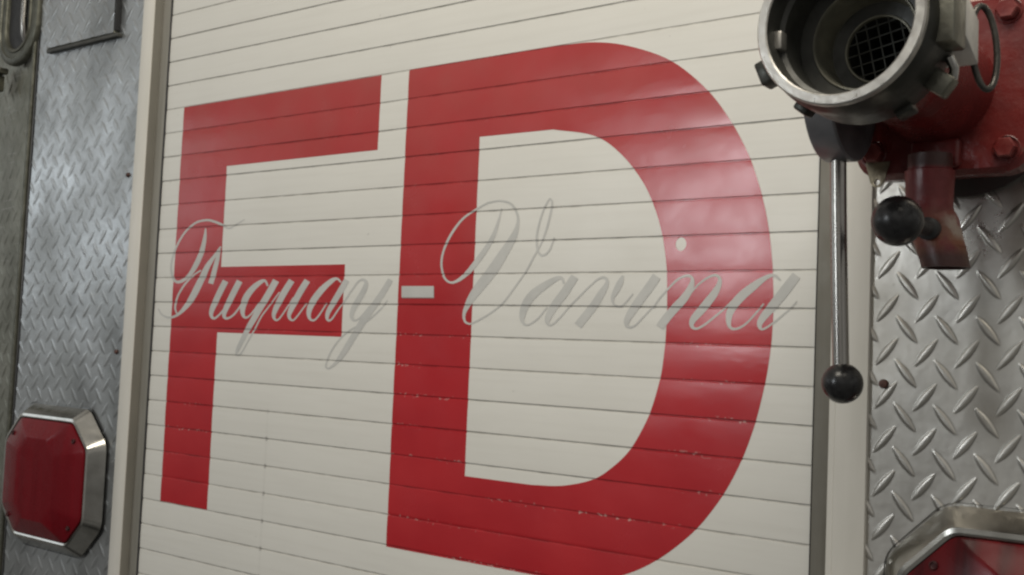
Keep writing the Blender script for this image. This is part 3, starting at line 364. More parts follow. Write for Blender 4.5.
[22.331,-0.084,22.391,-0.104,22.298,-0.123,22.387,-0.153,22.265,-0.161,22.386,-0.201,22.233,-0.2,22.38,-0.252,22.201,-0.242,22.367,-0.307,22.169,-0.291,22.344,-0.364,22.136,-0.346,22.315,-0.423,22.104,-0.404,22.283,-0.481,22.076,-0.462,22.248,-0.539,22.049,-0.522,22.206,-0.595,22.021,-0.586,22.16,-0.649,21.998,-0.652,22.12,-0.697,21.984,-0.716,22.094,-0.739,21.985,-0.774,22.081,-0.779,21.995,-0.827,22.078,-0.817,22.016,-0.874,22.084,-0.853,22.047,-0.915,22.099,-0.885,22.09,-0.953,22.129,-0.917,22.143,-0.987,22.172,-0.947,22.202,-1.012,22.219,-0.968,22.264,-1.021,22.261,-0.976,22.322,-1.008,22.302,-0.968,22.376,-0.982,22.347,-0.946,22.429,-0.944,22.397,-0.913,22.485,-0.898,22.451,-0.869,22.545,-0.84,22.509,-0.814,22.608,-0.77,22.572,-0.746,22.671,-0.696,22.637,-0.673,22.734,-0.624,22.7,-0.602],
[23.362,-0.055,23.584,-0.186,23.301,-0.139,23.524,-0.269,23.239,-0.222,23.463,-0.353,23.178,-0.305,23.4,-0.437,23.114,-0.389,23.334,-0.524,23.044,-0.476,23.261,-0.614,22.971,-0.566,23.185,-0.704,22.896,-0.658,23.11,-0.793,22.825,-0.748,23.038,-0.879,22.757,-0.837,22.968,-0.964,22.691,-0.927,22.9,-1.049,22.629,-1.015,22.836,-1.129,22.576,-1.099,22.778,-1.203,22.531,-1.18,22.725,-1.273,22.492,-1.259,22.677,-1.338,22.463,-1.336,22.639,-1.393,22.45,-1.41,22.615,-1.435,22.46,-1.478,22.603,-1.466,22.49,-1.535,22.6,-1.496,22.534,-1.576,22.605,-1.521,22.586,-1.6,22.617,-1.538,22.641,-1.605,22.643,-1.548,22.7,-1.598,22.686,-1.547,22.761,-1.579,22.738,-1.535,22.822,-1.548,22.792,-1.511,22.881,-1.503,22.847,-1.472,22.941,-1.447,22.906,-1.419,23.004,-1.383,22.969,-1.356,23.072,-1.316,23.037,-1.289,23.146,-1.243,23.112,-1.217,23.226,-1.164,23.192,-1.137,23.309,-1.082,23.274,-1.055,23.389,-1.002,23.355,-0.975],
[23.398,-1.043,23.359,-1.022,23.445,-0.976,23.406,-0.955,23.491,-0.908,23.452,-0.887,23.537,-0.842,23.5,-0.82,23.588,-0.778,23.551,-0.754,23.642,-0.718,23.606,-0.692,23.698,-0.661,23.663,-0.633,23.76,-0.603,23.724,-0.573,23.828,-0.539,23.791,-0.508,23.907,-0.462,23.868,-0.431,23.994,-0.378,23.954,-0.345,24.081,-0.3,24.041,-0.263,24.162,-0.239,24.125,-0.197,24.237,-0.198,24.207,-0.15,24.311,-0.169,24.287,-0.117,24.379,-0.152,24.362,-0.095,24.436,-0.146,24.429,-0.085,24.481,-0.149,24.492,-0.087,24.518,-0.161,24.549,-0.103,24.543,-0.18,24.598,-0.133,24.555,-0.204,24.635,-0.177,24.554,-0.236,24.657,-0.232,24.543,-0.281,24.665,-0.297,24.521,-0.332,24.662,-0.368,24.492,-0.388,24.647,-0.443,24.455,-0.449,24.619,-0.522,24.408,-0.518,24.579,-0.606,24.353,-0.589,24.529,-0.692,24.293,-0.659,24.471,-0.778,24.226,-0.729,24.4,-0.863,24.147,-0.801,24.32,-0.945,24.064,-0.878,24.241,-1.022,23.984,-0.954,24.168,-1.096,23.912,-1.03,24.1,-1.169,23.843,-1.105,24.034,-1.241,23.778,-1.178,23.971,-1.311,23.717,-1.248,23.914,-1.378,23.663,-1.314,23.863,-1.439,23.614,-1.377,23.818,-1.498,23.569,-1.437,23.774,-1.557,23.524,-1.497,23.728,-1.618],
[24.355,-0.882,24.324,-0.86,24.456,-0.763,24.423,-0.74,24.558,-0.641,24.523,-0.617,24.658,-0.527,24.622,-0.501,24.751,-0.431,24.715,-0.401,24.838,-0.355,24.804,-0.321,24.922,-0.293,24.889,-0.255,25.001,-0.243,24.969,-0.202,25.073,-0.203,25.043,-0.158,25.138,-0.172,25.111,-0.123,25.197,-0.15,25.175,-0.098,25.247,-0.14,25.235,-0.084,25.289,-0.139,25.292,-0.08,25.325,-0.148,25.347,-0.089,25.356,-0.166,25.398,-0.113,25.378,-0.19,25.441,-0.148,25.387,-0.215,25.472,-0.194,25.386,-0.247,25.487,-0.249,25.374,-0.289,25.49,-0.31,25.354,-0.338,25.482,-0.375,25.325,-0.39,25.464,-0.444,25.289,-0.444,25.438,-0.516,25.244,-0.502,25.403,-0.59,25.191,-0.566,25.359,-0.669,25.131,-0.637,25.304,-0.751,25.058,-0.72,25.234,-0.843,24.974,-0.813,25.151,-0.942,24.888,-0.908,25.065,-1.038,24.812,-0.996,24.987,-1.125,24.746,-1.073,24.913,-1.2,24.683,-1.147,24.842,-1.267,24.626,-1.219,24.782,-1.323,24.583,-1.29,24.738,-1.37,24.558,-1.358,24.71,-1.408,24.551,-1.421,24.691,-1.441,24.559,-1.477,24.68,-1.468,24.581,-1.526,24.677,-1.489,24.618,-1.565,24.684,-1.508,24.666,-1.592,24.705,-1.529,24.721,-1.606,24.735,-1.545,24.779,-1.605,24.771,-1.55,24.836,-1.589,24.815,-1.541,24.895,-1.563,24.867,-1.518,24.958,-1.528,24.927,-1.485,25.026,-1.486,24.992,-1.445,25.102,-1.434,25.067,-1.394,25.186,-1.372,25.149,-1.332,25.27,-1.307,25.232,-1.267,25.348,-1.245,25.311,-1.206,25.418,-1.191,25.383,-1.153,25.484,-1.139,25.45,-1.103,25.55,-1.085,25.517,-1.052,25.617,-1.026,25.585,-0.995,25.689,-0.96,25.656,-0.931,25.761,-0.89,25.729,-0.862,25.834,-0.818,25.803,-0.791,25.906,-0.748,25.876,-0.721],
[27.195,-0.242,27.166,-0.272,27.156,-0.205,27.123,-0.237,27.116,-0.164,27.081,-0.2,27.072,-0.125,27.041,-0.172,27.019,-0.099,27.003,-0.158,26.962,-0.088,26.964,-0.157,26.903,-0.09,26.923,-0.165,26.84,-0.104,26.876,-0.185,26.767,-0.128,26.819,-0.216,26.681,-0.163,26.751,-0.264,26.585,-0.21,26.675,-0.327,26.484,-0.265,26.593,-0.398,26.383,-0.326,26.507,-0.472,26.279,-0.393,26.414,-0.548,26.169,-0.47,26.314,-0.629,26.061,-0.553,26.218,-0.711,25.965,-0.637,26.134,-0.788,25.883,-0.722,26.06,-0.862,25.811,-0.809,25.993,-0.935,25.75,-0.898,25.935,-1.006,25.702,-0.988,25.889,-1.072,25.67,-1.079,25.854,-1.136,25.654,-1.169,25.828,-1.201,25.651,-1.251,25.81,-1.267,25.656,-1.325,25.798,-1.327,25.668,-1.392,25.793,-1.381,25.69,-1.456,25.793,-1.431,25.721,-1.51,25.801,-1.472,25.762,-1.552,25.816,-1.501,25.814,-1.578,25.841,-1.521,25.871,-1.59,25.879,-1.533,25.932,-1.589,25.926,-1.536,25.994,-1.576,25.978,-1.528,26.06,-1.551,26.037,-1.508,26.129,-1.515,26.102,-1.475,26.2,-1.47,26.17,-1.432,26.269,-1.418,26.236,-1.383,26.337,-1.355,26.302,-1.325,26.404,-1.284,26.368,-1.255,26.469,-1.21,26.433,-1.182,26.53,-1.14,26.495,-1.113,26.586,-1.075,26.552,-1.049,26.639,-1.012,26.606,-0.987,26.69,-0.95,26.658,-0.926,26.742,-0.887,26.711,-0.864],
[27.522,-0.066,27.708,-0.201,27.448,-0.156,27.639,-0.293,27.375,-0.245,27.571,-0.386,27.301,-0.336,27.501,-0.48,27.225,-0.43,27.426,-0.577,27.144,-0.532,27.343,-0.679,27.059,-0.641,27.254,-0.784,26.976,-0.748,27.166,-0.888,26.899,-0.846,27.083,-0.983,26.829,-0.936,27.004,-1.069,26.762,-1.021,26.929,-1.148,26.701,-1.101,26.862,-1.217,26.65,-1.175,26.807,-1.278,26.612,-1.241,26.763,-1.33,26.583,-1.301,26.728,-1.372,26.564,-1.358,26.705,-1.404,26.558,-1.416,26.69,-1.429,26.57,-1.473,26.682,-1.457,26.597,-1.523,26.681,-1.488,26.636,-1.561,26.687,-1.514,26.684,-1.58,26.697,-1.528,26.732,-1.574,26.72,-1.529,26.78,-1.556,26.758,-1.515,26.833,-1.527,26.806,-1.488,26.891,-1.49,26.863,-1.453,26.958,-1.442,26.929,-1.407,27.034,-1.383,27.005,-1.35,27.113,-1.319,27.084,-1.287,27.189,-1.256,27.161,-1.225,27.266,-1.194,27.238,-1.163,27.344,-1.128,27.316,-1.099,27.418,-1.064,27.391,-1.036,27.483,-1.006,27.455,-0.979,27.535,-0.954,27.507,-0.93,27.577,-0.908,27.55,-0.885,27.616,-0.864,27.589,-0.842,27.656,-0.819,27.63,-0.797]]

WORLD = .80
def LIGHTS():
    area('ceiling_light', (31, -30, 37), (19, 0, 3), 40, 16, 20, (1.0, .93, .80))
    area('bay_window', (-21, -92, 14), (22, 0, 0), 14, 22, 14, (.90, .96, 1.0))
    area('left_fill', (-104, -60, 17), (-6, 0, 3), 40, 24, 4.6, (.86, .94, 1.0))  # unseen soft lamp added to brighten the left tread plate

# ================================================================ FIRE TRUCK
T0 = (14.0, 0.0, -18.0)
truck = thing('fire_truck', 'rear of a fire truck with white roller door, tread plate panels and red tail lights', 'fire truck', T0)
def tk(mb, name, mats, parent=None, **k): return mb.build(name, mats, parent or truck, T0, **k)

# ---- roller door: one curtain of interlocking slats
ZLO, ZHI = -17, 17
DX0, DX1 = -0.2, 28.3
srnd = {k: (random.uniform(-.008, .008), random.uniform(-.008, .008)) for k in range(ZLO - 1, ZHI + 2)}
TT = [.014, .034, .10, .30, .50, .70, .90, .966, .986]
GD = .022
def slat_y(z, bridge=0.0):
    """depth of the slat face at height z (negative = towards the viewer)"""
    k = math.floor(z + 1e-7); t = z - k
    off, tilt = srnd[k]
    def face(t, o, ti): return -.009 * (1 - (2 * t - 1) ** 2) + o + ti * (t - .5)
    g = GD * (1 - bridge)
    if t < 1e-5 or t > 1 - 1e-5: return g
    if t < TT[0]: return g
    if t < TT[1]: return g + (face(TT[1], off, tilt) - g) * (t - TT[0]) / (TT[1] - TT[0])
    if t > TT[-1]: return g
    if t > TT[-2]: return g + (face(TT[-2], off, tilt) - g) * (TT[-1] - t) / (TT[-1] - TT[-2])
    # piecewise linear between break points so that decals lie parallel
    for a, b in zip(TT[1:-2], TT[2:-1]):
        if t <= b + 1e-9:
            q = (t - a) / (b - a)
            return face(a, off, tilt) * (1 - q) + face(b, off, tilt) * q
    return face(t, off, tilt)
zs = []
for k in range(ZLO, ZHI): zs += [float(k)] + [k + t for t in TT]
zs.append(float(ZHI))
mb = MB(); xs = np.linspace(DX0, DX1, 15)
vs = [(float(x), slat_y(z), z) for z in zs for x in xs]; nx = len(xs)
mb.add(vs, [(i * nx + j, i * nx + j + 1, (i + 1) * nx + j + 1, (i + 1) * nx + j) for i in range(len(zs) - 1) for j in range(nx - 1)])
door = tk(mb, 'roller_door', M_DOOR, sharp=22)
door['label'] = 'white roller door of narrow horizontal slats'

def lay_on_door(bm_, lift, bridge=0.0):
    """cut a flat figure (x, lift, z) along the slat joints and press it on to the slats"""
    z0 = min(v.co.z for v in bm_.verts); z1 = max(v.co.z for v in bm_.verts)
    for z in zs:
        if z0 < z < z1:
            bmesh.ops.bisect_plane(bm_, geom=list(bm_.verts) + list(bm_.edges) + list(bm_.faces), dist=1e-6, plane_co=(0, 0, z), plane_no=(0, 0, 1))
    for v in bm_.verts: v.co.y = slat_y(v.co.z, bridge) - lift + v.co.y
def figure(loops):
    b = bmesh.new(); es = []
    for lp in loops:
        vv = [b.verts.new((x, 0, z)) for x, z in lp]
        es += [b.edges.new((vv[i], vv[(i + 1) % len(vv)])) for i in range(len(vv))]
    bmesh.ops.triangle_fill(b, use_beauty=True, use_dissolve=False, edges=es, normal=(0, -1, 0))
    return b
def curve(P, n=6):
    P = [Vector(p) for p in P]; Q = [2 * P[0] - P[1]] + P + [2 * P[-1] - P[-2]]; o = []
    for i in range(1, len(Q) - 2):
        a, b, c, d = Q[i - 1:i + 3]
        for k in range(n):
            t = k / n
            o.append(.5 * (2 * b + (c - a) * t + (2 * a - 5 * b + 4 * c - d) * t * t + (3 * b - a - 3 * c + d) * t ** 3))
    o.append(P[-1]); return [tuple(q) for q in o]
LF = [(1.10, 7.0), (12.25, 7.0), (12.25, 4.36), (4.08, 4.36), (4.08, .40), (10.93, .40), (10.93, -2.15), (4.08, -2.15), (4.08, -8.98), (1.10, -8.98)]
Dout = [(13.55, 7.02)] + curve([(19.75, 7.02), (21.066, 6.93), (22.295, 6.64), (23.702, 6.02), (24.888, 5.03), (25.659, 4.03), (26.23, 3.0), (26.62, 1.9), (26.82, 1.03), (26.95, .017), (27.0, -1.0), (26.96, -2.0), (26.83, -2.96), (26.58, -4.04), (26.22, -5.05), (25.70, -6.03), (24.9, -7.06), (23.78, -8.0), (22.6, -8.62), (21.2, -8.98), (19.6, -9.05)]) + [(13.55, -9.05)]
Din = [(16.79, 4.43)] + curve([(19.67, 4.41), (21.14, 4.1), (22.06, 3.53), (22.86, 2.66), (23.32, 1.83), (23.60, 1.03), (23.78, .04), (23.83, -1.03), (23.80, -2.1), (23.68, -3.03), (23.36, -4.07), (22.80, -5.05), (22.146, -5.67), (21.518, -6.04), (20.5, -6.31), (19.4, -6.40)]) + [(16.79, -6.40)]
# the round spot left bare in the D
SPOT = [(24.2 + .165 * math.cos(a), .77 + .19 * math.sin(a)) for a in np.linspace(0, 2 * PI, 20, endpoint=False)]
for loops, lab in (([LF], 'large red block letter F'), ([Dout, Din, SPOT], 'large red block letter D with a small round bare spot')):
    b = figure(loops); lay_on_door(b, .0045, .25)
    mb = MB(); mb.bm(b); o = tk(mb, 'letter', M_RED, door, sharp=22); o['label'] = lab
# silver script across the two letters: broad-pen strokes (left x, z, right x, z per step)
hy = [(13.70, -.375), (15.135, -.378), (15.15, -.755), (13.715, -.757)]
for word, rows in (('Fuquay', range(0, 16)), ('Varina', range(16, len(STROKES)))):
    mb = MB()
    for si in rows:
        P = np.array(STROKES[si]).reshape(-1, 4); m = len(P)
        d = (P[:, 2:] - P[:, :2]) * .06; P = np.hstack([P[:, :2] - d, P[:, 2:] + d])
        b = bmesh.new(); lift = si * .0002
        vv = [(b.verts.new((q[0], -.00015 * i / m, q[1])), b.verts.new((q[2], -.00015 * i / m, q[3]))) for i, q in enumerate(P)]
        for i in range(m - 1):
            b.faces.new((vv[i][0], vv[i][1], vv[i + 1][1], vv[i + 1][0]))
        lay_on_door(b, .006 + lift, .25)
        mb.bm(b)
    o = tk(mb, 'script_word', M_SCRIPT, door, sharp=22); o['label'] = 'silver script word ' + word
b = figure([hy]); lay_on_door(b, .010, .25); mb = MB(); mb.bm(b)
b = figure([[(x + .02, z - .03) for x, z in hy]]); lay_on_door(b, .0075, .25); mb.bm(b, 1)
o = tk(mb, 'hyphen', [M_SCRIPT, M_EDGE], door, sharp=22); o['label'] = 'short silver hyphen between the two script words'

# ---- door frame: white flange, return and grey guide track on each side
for x0, x1, t0, t1 in ((-1.50, -.70, -.70, -.12), (28.74, 29.70, 28.20, 28.74)):
    mb = MB(); mb.box(x0, x1, -.47, .35, -19, 19, .03, 2)
    if x0 > 0: mb.box(x0 + .12, x0 + .17, -.478, -.40, -19, 19, .012, 1)
    fr = tk(mb, 'door_frame', M_FRAME)
    mb = MB()
    a, c = (t0 + .004, t1 + .0)
    mb.box(a, c, -.06 if x0 < 0 else -.10, .5, -19, 19, .02, 2)
    tk(mb, 'guide_track', M_TRACK_L if x0 < 0 else M_TRACK, fr)
    mb = MB()
    g = t1 - .01 if x0 < 0 else t0 - .018
    mb.box(g, g + (.06 if x0 < 0 else .02), -.075 if x0 < 0 else -.115, .4, -19, 19, .015, 1)
    tk(mb, 'rubber_seal', M_RUBBER, fr)
    if x0 < 0:   # grey painted inner face of the left flange
        mb = MB(); mb.box(-.698, -.685, -.44, -.065, -19, 19)
        tk(mb, 'flange_return', M_TRACK_L, fr)

# ---- tread plate
PX, PZ = .93, 1.055
def tread(x0, x1, z0, z1, y, step, ox=30.09, oz=-3.09, H=.030, L=.43, W=.098, ang=52, shear=0., flat=None):
    nx = int((x1 - x0) / step) + 1; nz = int((z1 - z0) / step) + 1
    X, Z = np.meshgrid(np.linspace(x0, x1, nx), np.linspace(z0, z1, nz))
    h = np.zeros_like(X)
    for s, dx, dz in ((1, 0, 0), (-1, .46, -.50)):
        u = X - ox - dx; w = Z - oz - dz + shear * u
        u = u - PX * np.round(u / PX); w = w - PZ * np.round(w / PZ)
        c, sn = math.cos(R(ang)), math.sin(R(ang)) * s
        a = u * c + w * sn; b = np.abs(-u * sn + w * c)
        wid = W * np.clip(1 - (a / L) ** 2, 0, None)
        q = np.clip(1 - b / np.maximum(wid, 1e-4), 0, 1)
        h = np.maximum(h, H * np.clip(1 - (a / L) ** 2, 0, 1) ** .5 * (lambda s: s * s * (3 - 2 * s))(np.clip(q * 1.9, 0, 1)) * (.8 + .2 * q))
    wav = .02 * np.sin(X * .9 + 1.3) * np.sin(Z * .55 + .4) + .012 * np.sin(X * 1.9 + Z * 1.3)
    V = np.stack([X, y - h + wav * .5, Z], -1).reshape(-1, 3)
    idx = np.arange(nx * nz).reshape(nz, nx)
    F = np.stack([idx[:-1, :-1], idx[:-1, 1:], idx[1:, 1:], idx[1:, :-1]], -1).reshape(-1, 4)
    return V, F
def tread_obj(name, V, F, m, parent, Mx=None):
    me = bpy.data.meshes.new(name)
    if Mx is not None: V = V @ np.array(Mx.to_3x3()).T + np.array(Mx.translation)
    V = (V - np.array(T0)) * SC
    me.vertices.add(len(V)); me.vertices.foreach_set('co', V.astype(np.float32).ravel())
    me.loops.add(F.size); me.loops.foreach_set('vertex_index', F.astype(np.int32).ravel())
    me.polygons.add(len(F)); me.polygons.foreach_set('loop_start', np.arange(0, F.size, 4, dtype=np.int32))
    me.polygons.foreach_set('loop_total', np.full(len(F), 4, np.int32))
    me.polygons.foreach_set('use_smooth', np.ones(len(F), bool))
    me.update(calc_edges=True); me.validate()
    me.materials.append(m)
    o = bpy.data.objects.new(name, me); col.objects.link(o); o.parent = parent
    return o
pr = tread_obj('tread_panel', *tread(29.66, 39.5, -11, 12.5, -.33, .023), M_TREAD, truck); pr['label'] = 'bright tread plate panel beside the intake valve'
pl = tread_obj('tread_panel', *tread(-9.80, -1.46, -18, 18, -.33, .042, ox=-9.2, oz=-2.6, H=.022, shear=-.03), M_TREAD_L, truck); pl['label'] = 'tread plate panel behind the left tail light'
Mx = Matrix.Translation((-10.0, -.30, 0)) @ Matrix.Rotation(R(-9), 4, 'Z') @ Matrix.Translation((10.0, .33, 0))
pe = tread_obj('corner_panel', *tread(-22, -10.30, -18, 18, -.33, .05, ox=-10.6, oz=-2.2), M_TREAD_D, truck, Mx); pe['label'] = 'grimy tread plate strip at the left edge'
mb = MB()
mb.tube([(-10.22, -.33, -18), (-10.22, -.33, -6), (-10.24, -.33, 6), (-10.22, -.33, 18)], .12, 12)
tk(mb, 'corner_trim', M_DULL)
mb = MB(); mb.box(-10.1, -9.72, -.25, .3, -18, 18)
tk(mb, 'panel_seam', M_RUBBER)
def screw(x, z, r, m, parent, y=-.36):
    b = MB(); b.lathe([(r, 0), (r, .03), (r * .8, .07), (r * .3, .085), (0, .088)], (x, y + .02, z), n=16)
    return tk(b, 'screw', m, parent)
screw(30.04, -2.82, .115, M_RUST, pr)
screw(-2.02, 4.35, .10, M_RUST, pl); screw(-2.05, -3.12, .10, M_RUST, pl); screw(-2.0, 12.0, .10, M_RUST, pl)

# ---- hinged access panel above, with its bottom rail
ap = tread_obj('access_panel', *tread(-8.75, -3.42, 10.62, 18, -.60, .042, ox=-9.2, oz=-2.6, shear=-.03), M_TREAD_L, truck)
ap['label'] = 'small tread plate access panel above the left panel'
mb = MB()
mb.box(-8.78, -3.40, -.57, -.30, 10.60, 18, .02, 1)
tk(mb, 'panel_edge', M_TREAD_D, ap)
mb = MB(); mb.box(-8.8, -3.15, -.58, -.28, 10.42, 10.59, .03, 2)
tk(mb, 'bottom_rail', M_DARKRAIL, ap)
mb = MB(); mb.box(-3.395, -3.30, -.60, -.28, 10.7, 18, .03, 2)
tk(mb, 'edge_seal', M_RUBBER, ap)

# ---- recessed pull handle, top left
def stadium(cx, z0, z1, hw, n=16):
    pts = [(cx + hw * math.cos(a), z0 + hw * math.sin(a)) for a in np.linspace(PI, 2 * PI, n)]
    return pts + [(cx + hw * math.cos(a), z1 + hw * math.sin(a)) for a in np.linspace(0, PI, n)]
HX = -11.72
hd = MB()
lo = lambda hw, y: [(x, y, z) for x, z in stadium(HX, 12.05, 17.5, hw)]
hd.loft([lo(1.82, -.28), lo(1.81, -.48), lo(1.74, -.54), lo(1.50, -.56), lo(1.46, -.50), lo(1.22, -.50), lo(1.18, -.56), lo(1.06, -.55), lo(1.01, -.48), lo(1.0, -.1)], (False, False))
hnd = tk(hd, 'door_handle', M_DULL, sharp=50)
hnd['label'] = 'metal pull handle in an oval surround at the upper left edge'
mb = MB(); mb.loft([lo(1.04, -.345), lo(.3, -.34)], (False, True)); tk(mb, 'recess', M_RUBBER, hnd)
mb = MB(); mb.tube([(HX + .80, -.36, 11.2), (HX + .80, -.55, 11.6), (HX + .80, -.62, 12.2), (HX + .80, -.62, 17.2), (HX + .80, -.55, 17.9), (HX + .80, -.36, 18.2)], .15, 14); tk(mb, 'grip', M_STEEL, hnd)
mb = MB(); mb.box(-14.2, -13.05, -1.0, -.2, 9.15, 9.95, .08, 2); mb.box(-14.2, -12.75, -.75, -.2, 9.98, 10.25, .05, 2); tk(mb, 'latch_tab', M_ALU, hnd)

# ---- tail lights
def octo(x0, x1, z0, z1, c, y, rnd=.28, n=5):
    raw = [(x0 + c, z1), (x1 - c, z1), (x1, z1 - c), (x1, z0 + c), (x1 - c, z0), (x0 + c, z0), (x0, z0 + c), (x0, z1 - c)]
    out = []
    for i, p in enumerate(raw):
        p = Vector(p); a = Vector(raw[i - 1]); b = Vector(raw[(i + 1) % 8])
        s = p + (a - p).normalized() * rnd; e = p + (b - p).normalized() * rnd
        for k in range(n):
            t = k / (n - 1); q = s * (1 - t) ** 2 + p * 2 * t * (1 - t) + e * t * t
            out.append((q.x, y, q.y))
    return out
def tail_light(x0, x1, z0, z1, lab, lens_mat):
    mb = MB()
    k = .10
    mb.loft([octo(x0 - .06, x1 + .06, z0 - .06, z1 + .06, 1.4, -.20, .35), octo(x0 - .06, x1 + .06, z0 - .06, z1 + .06, 1.4, -.40, .35)], (False, False), 1)
    mb.loft([octo(x0, x1, z0, z1, 1.38, -.36, .35), octo(x0, x1, z0, z1, 1.38, -.46, .35), octo(x0 + .05, x1 - .05, z0 + .05, z1 - .05, 1.36, -.53, .33),
             octo(x0 + .42, x1 - .42, z0 + .42, z1 - .42, 1.2, -1.02, .25), octo(x0 + .53, x1 - .53, z0 + .53, z1 - .53, 1.12, -1.05, .23), octo(x0 + .60, x1 - .60, z0 + .60, z1 - .60, 1.10, -1.02, .22), octo(x0 + .62, x1 - .62, z0 + .62, z1 - .62, 1.1, -.8, .2)], (False, False))
    bz = tk(mb, 'tail_light', [M_CHROME, M_RUBBER], sharp=24); bz['label'] = lab
    mb = MB(); i = .625
    mb.loft([octo(x0 + i, x1 - i, z0 + i, z1 - i, 1.09, -.85, .2), octo(x0 + i, x1 - i, z0 + i, z1 - i, 1.09, -1.06, .2), octo(x0 + i + .06, x1 - i - .06, z0 + i + .06, z1 - i - .06, 1.08, -1.11, .2),
             octo(x0 + i + 1.55, x1 - i - 1.55, z0 + i + .75, z1 - i - .75, .65, -1.46, .12), octo(x0 + i + 1.75, x1 - i - 1.75, z0 + i + .95, z1 - i - .95, .6, -1.47, .10)], (False, True))
    ln = tk(mb, 'lens', lens_mat, bz, sharp=18)
    for sx in (x0 + 1.32, x1 - 1.32):
        for sz in (z0 + 1.32, z1 - 1.32):
            b = MB(); b.lathe([(.10, -.1), (.10, .03), (.08, .05), (.05, .02), (0, .02)], (sx, -1.17, sz), n=14)
            tk(b, 'screw', M_LENSD, bz)
    return bz
tail_light(-9.62, -2.16, -11.86, -5.62, 'red tail light in a chrome surround at the lower left', M_LENS)
tail_light(30.22, 37.6, -11.7, -5.52, 'red tail light in a chrome surround at the lower right corner', M_LENS_R)

# ============================================================= INTAKE VALVE
CX, CZ = 31.73, 3.77
V0 = (CX, -.35, CZ)
valve = thing('intake_valve', 'red intake valve with grey hose coupling, long steel lever and black ball knobs', 'valve', V0)
def vk(mb, name, mats, parent=None, **k): return mb.build(name, mats, parent or valve, V0, **k)
AX = (0, -1, 0)
def rrect(cx, cz, hw, hh, rad, y, n=7):
    out = []
    for sx, sz, a0 in ((1, 1, 0), (-1, 1, PI / 2), (-1, -1, PI), (1, -1, 1.5 * PI)):
        for a in np.linspace(a0, a0 + PI / 2, n):
            out.append((cx + sx * (hw - rad) + rad * math.cos(a), y, cz + sz * (hh - rad) + rad * math.sin(a)))
    return out
# red cast body: back plate, drum, square flange, neck
mb = MB()
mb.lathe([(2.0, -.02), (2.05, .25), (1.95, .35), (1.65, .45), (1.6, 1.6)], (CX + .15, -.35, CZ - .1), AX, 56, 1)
mb.loft([rrect(CX + .15, CZ, 1.85, 1.88, .62, -1.75), rrect(CX + .15, CZ, 1.9, 1.93, .62, -1.82), rrect(CX + .15, CZ, 1.9, 1.93, .62, -2.38), rrect(CX + .15, CZ, 1.8, 1.83, .60, -2.50)])
mb.lathe([(1.30, 2.1), (1.22, 2.3), (1.16, 3.0), (1.14, 4.4), (1.20, 4.9), (1.22, 5.6), (1.0, 5.62)], (CX, -.35, CZ), AX, 56)
# shoulder bosses that carry the lever shaft and the drain
mb.lathe([(.50, 0), (.50, .9)], (CX - .9, -4.0, CZ - .35), (-1, 0, 0), 28)
mb.box(31.28, 32.34, -2.66, -2.4, 1.98, 2.62, .10, 3)
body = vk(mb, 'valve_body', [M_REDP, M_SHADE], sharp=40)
for bx, bz in ((-1.30, -1.36), (1.52, -1.46), (1.52, 1.52), (-1.30, 1.52)):
    b = MB(); b.lathe([(.29, 0), (.29, .04), (.27, .05)], (CX + bx, -2.49, CZ + bz), AX, 24)
    b.lathe([(.235, .04), (.235, .22), (.20, .26), (0, .265)], (CX + bx, -2.49, CZ + bz), AX, 6)
    vk(b, 'bolt', M_REDP, body, sharp=30)
# small tag with a hole under the lower left bolt
mb = MB(); tx, tz = CX - 1.22, CZ - 1.98
out = [(tx - .26, tz + .42), (tx + .30, tz + .42), (tx + .17, tz - .02), (tx + .08, tz - .15), (tx - .05, tz - .15), (tx - .14, tz - .04)]
hole = [(tx + .01 + .075 * math.cos(a), tz - .03 + .075 * math.sin(a)) for a in np.linspace(0, 2 * PI, 12, endpoint=False)]
b = figure([out, hole]); bmesh.ops.solidify(b, geom=list(b.faces), thickness=.04)
for v in b.verts: v.co.y += -2.54
mb.bm(b); vk(mb, 'tag', M_TAG)

# hose coupling: swivel collar with bare front rim
YF = 8.30 - .35     # axial distance of the front face from the panel
mb = MB()
mb.lathe([(1.36, YF - .02), (1.385, YF), (1.53, YF), (1.56, YF - .04), (1.56, YF - .16)], (CX, -.35, CZ), AX, 96, 0)
mb.lathe([(1.56, YF - .16), (1.53, YF - .22), (1.60, YF - .42), (1.62, YF - .6), (1.62, YF - 1.55), (1.55, YF - 1.72), (1.40, YF - 1.8), (1.15, YF - 1.9)], (CX, -.35, CZ), AX, 96, 1)
mb.lathe([(1.36, YF - .02), (1.345, YF - .10), (1.345, YF - .55), (1.26, YF - .60), (1.26, YF - 1.38), (1.02, YF - 1.40)], (CX, -.35, CZ), AX, 96, 2)
mb.lathe([(1.02, YF - 1.40), (1.0, YF - 1.36), (.975, YF - 1.36), (.95, YF - 1.42), (.93, YF - 2.2)], (CX, -.35, CZ), AX, 80, 3)
mb.lathe([(.93, YF - 2.2), (.69, YF - 2.24)], (CX, -.35, CZ), AX, 80, 2)
mb.lathe([(.69, YF - 2.24), (.67, YF - 2.2), (.64, YF - 2.2), (.63, YF - 2.28)], (CX, -.35, CZ), AX, 64, 3)
mb.lathe([(.63, YF - 2.28), (.66, YF - 4.6), (0, YF - 4.7)], (CX, -.35, CZ), AX, 48, 2)
cp = vk(mb, 'hose_coupling', [M_RIM, M_ALU_D, M_INNER, M_OLIVE], sharp=30)
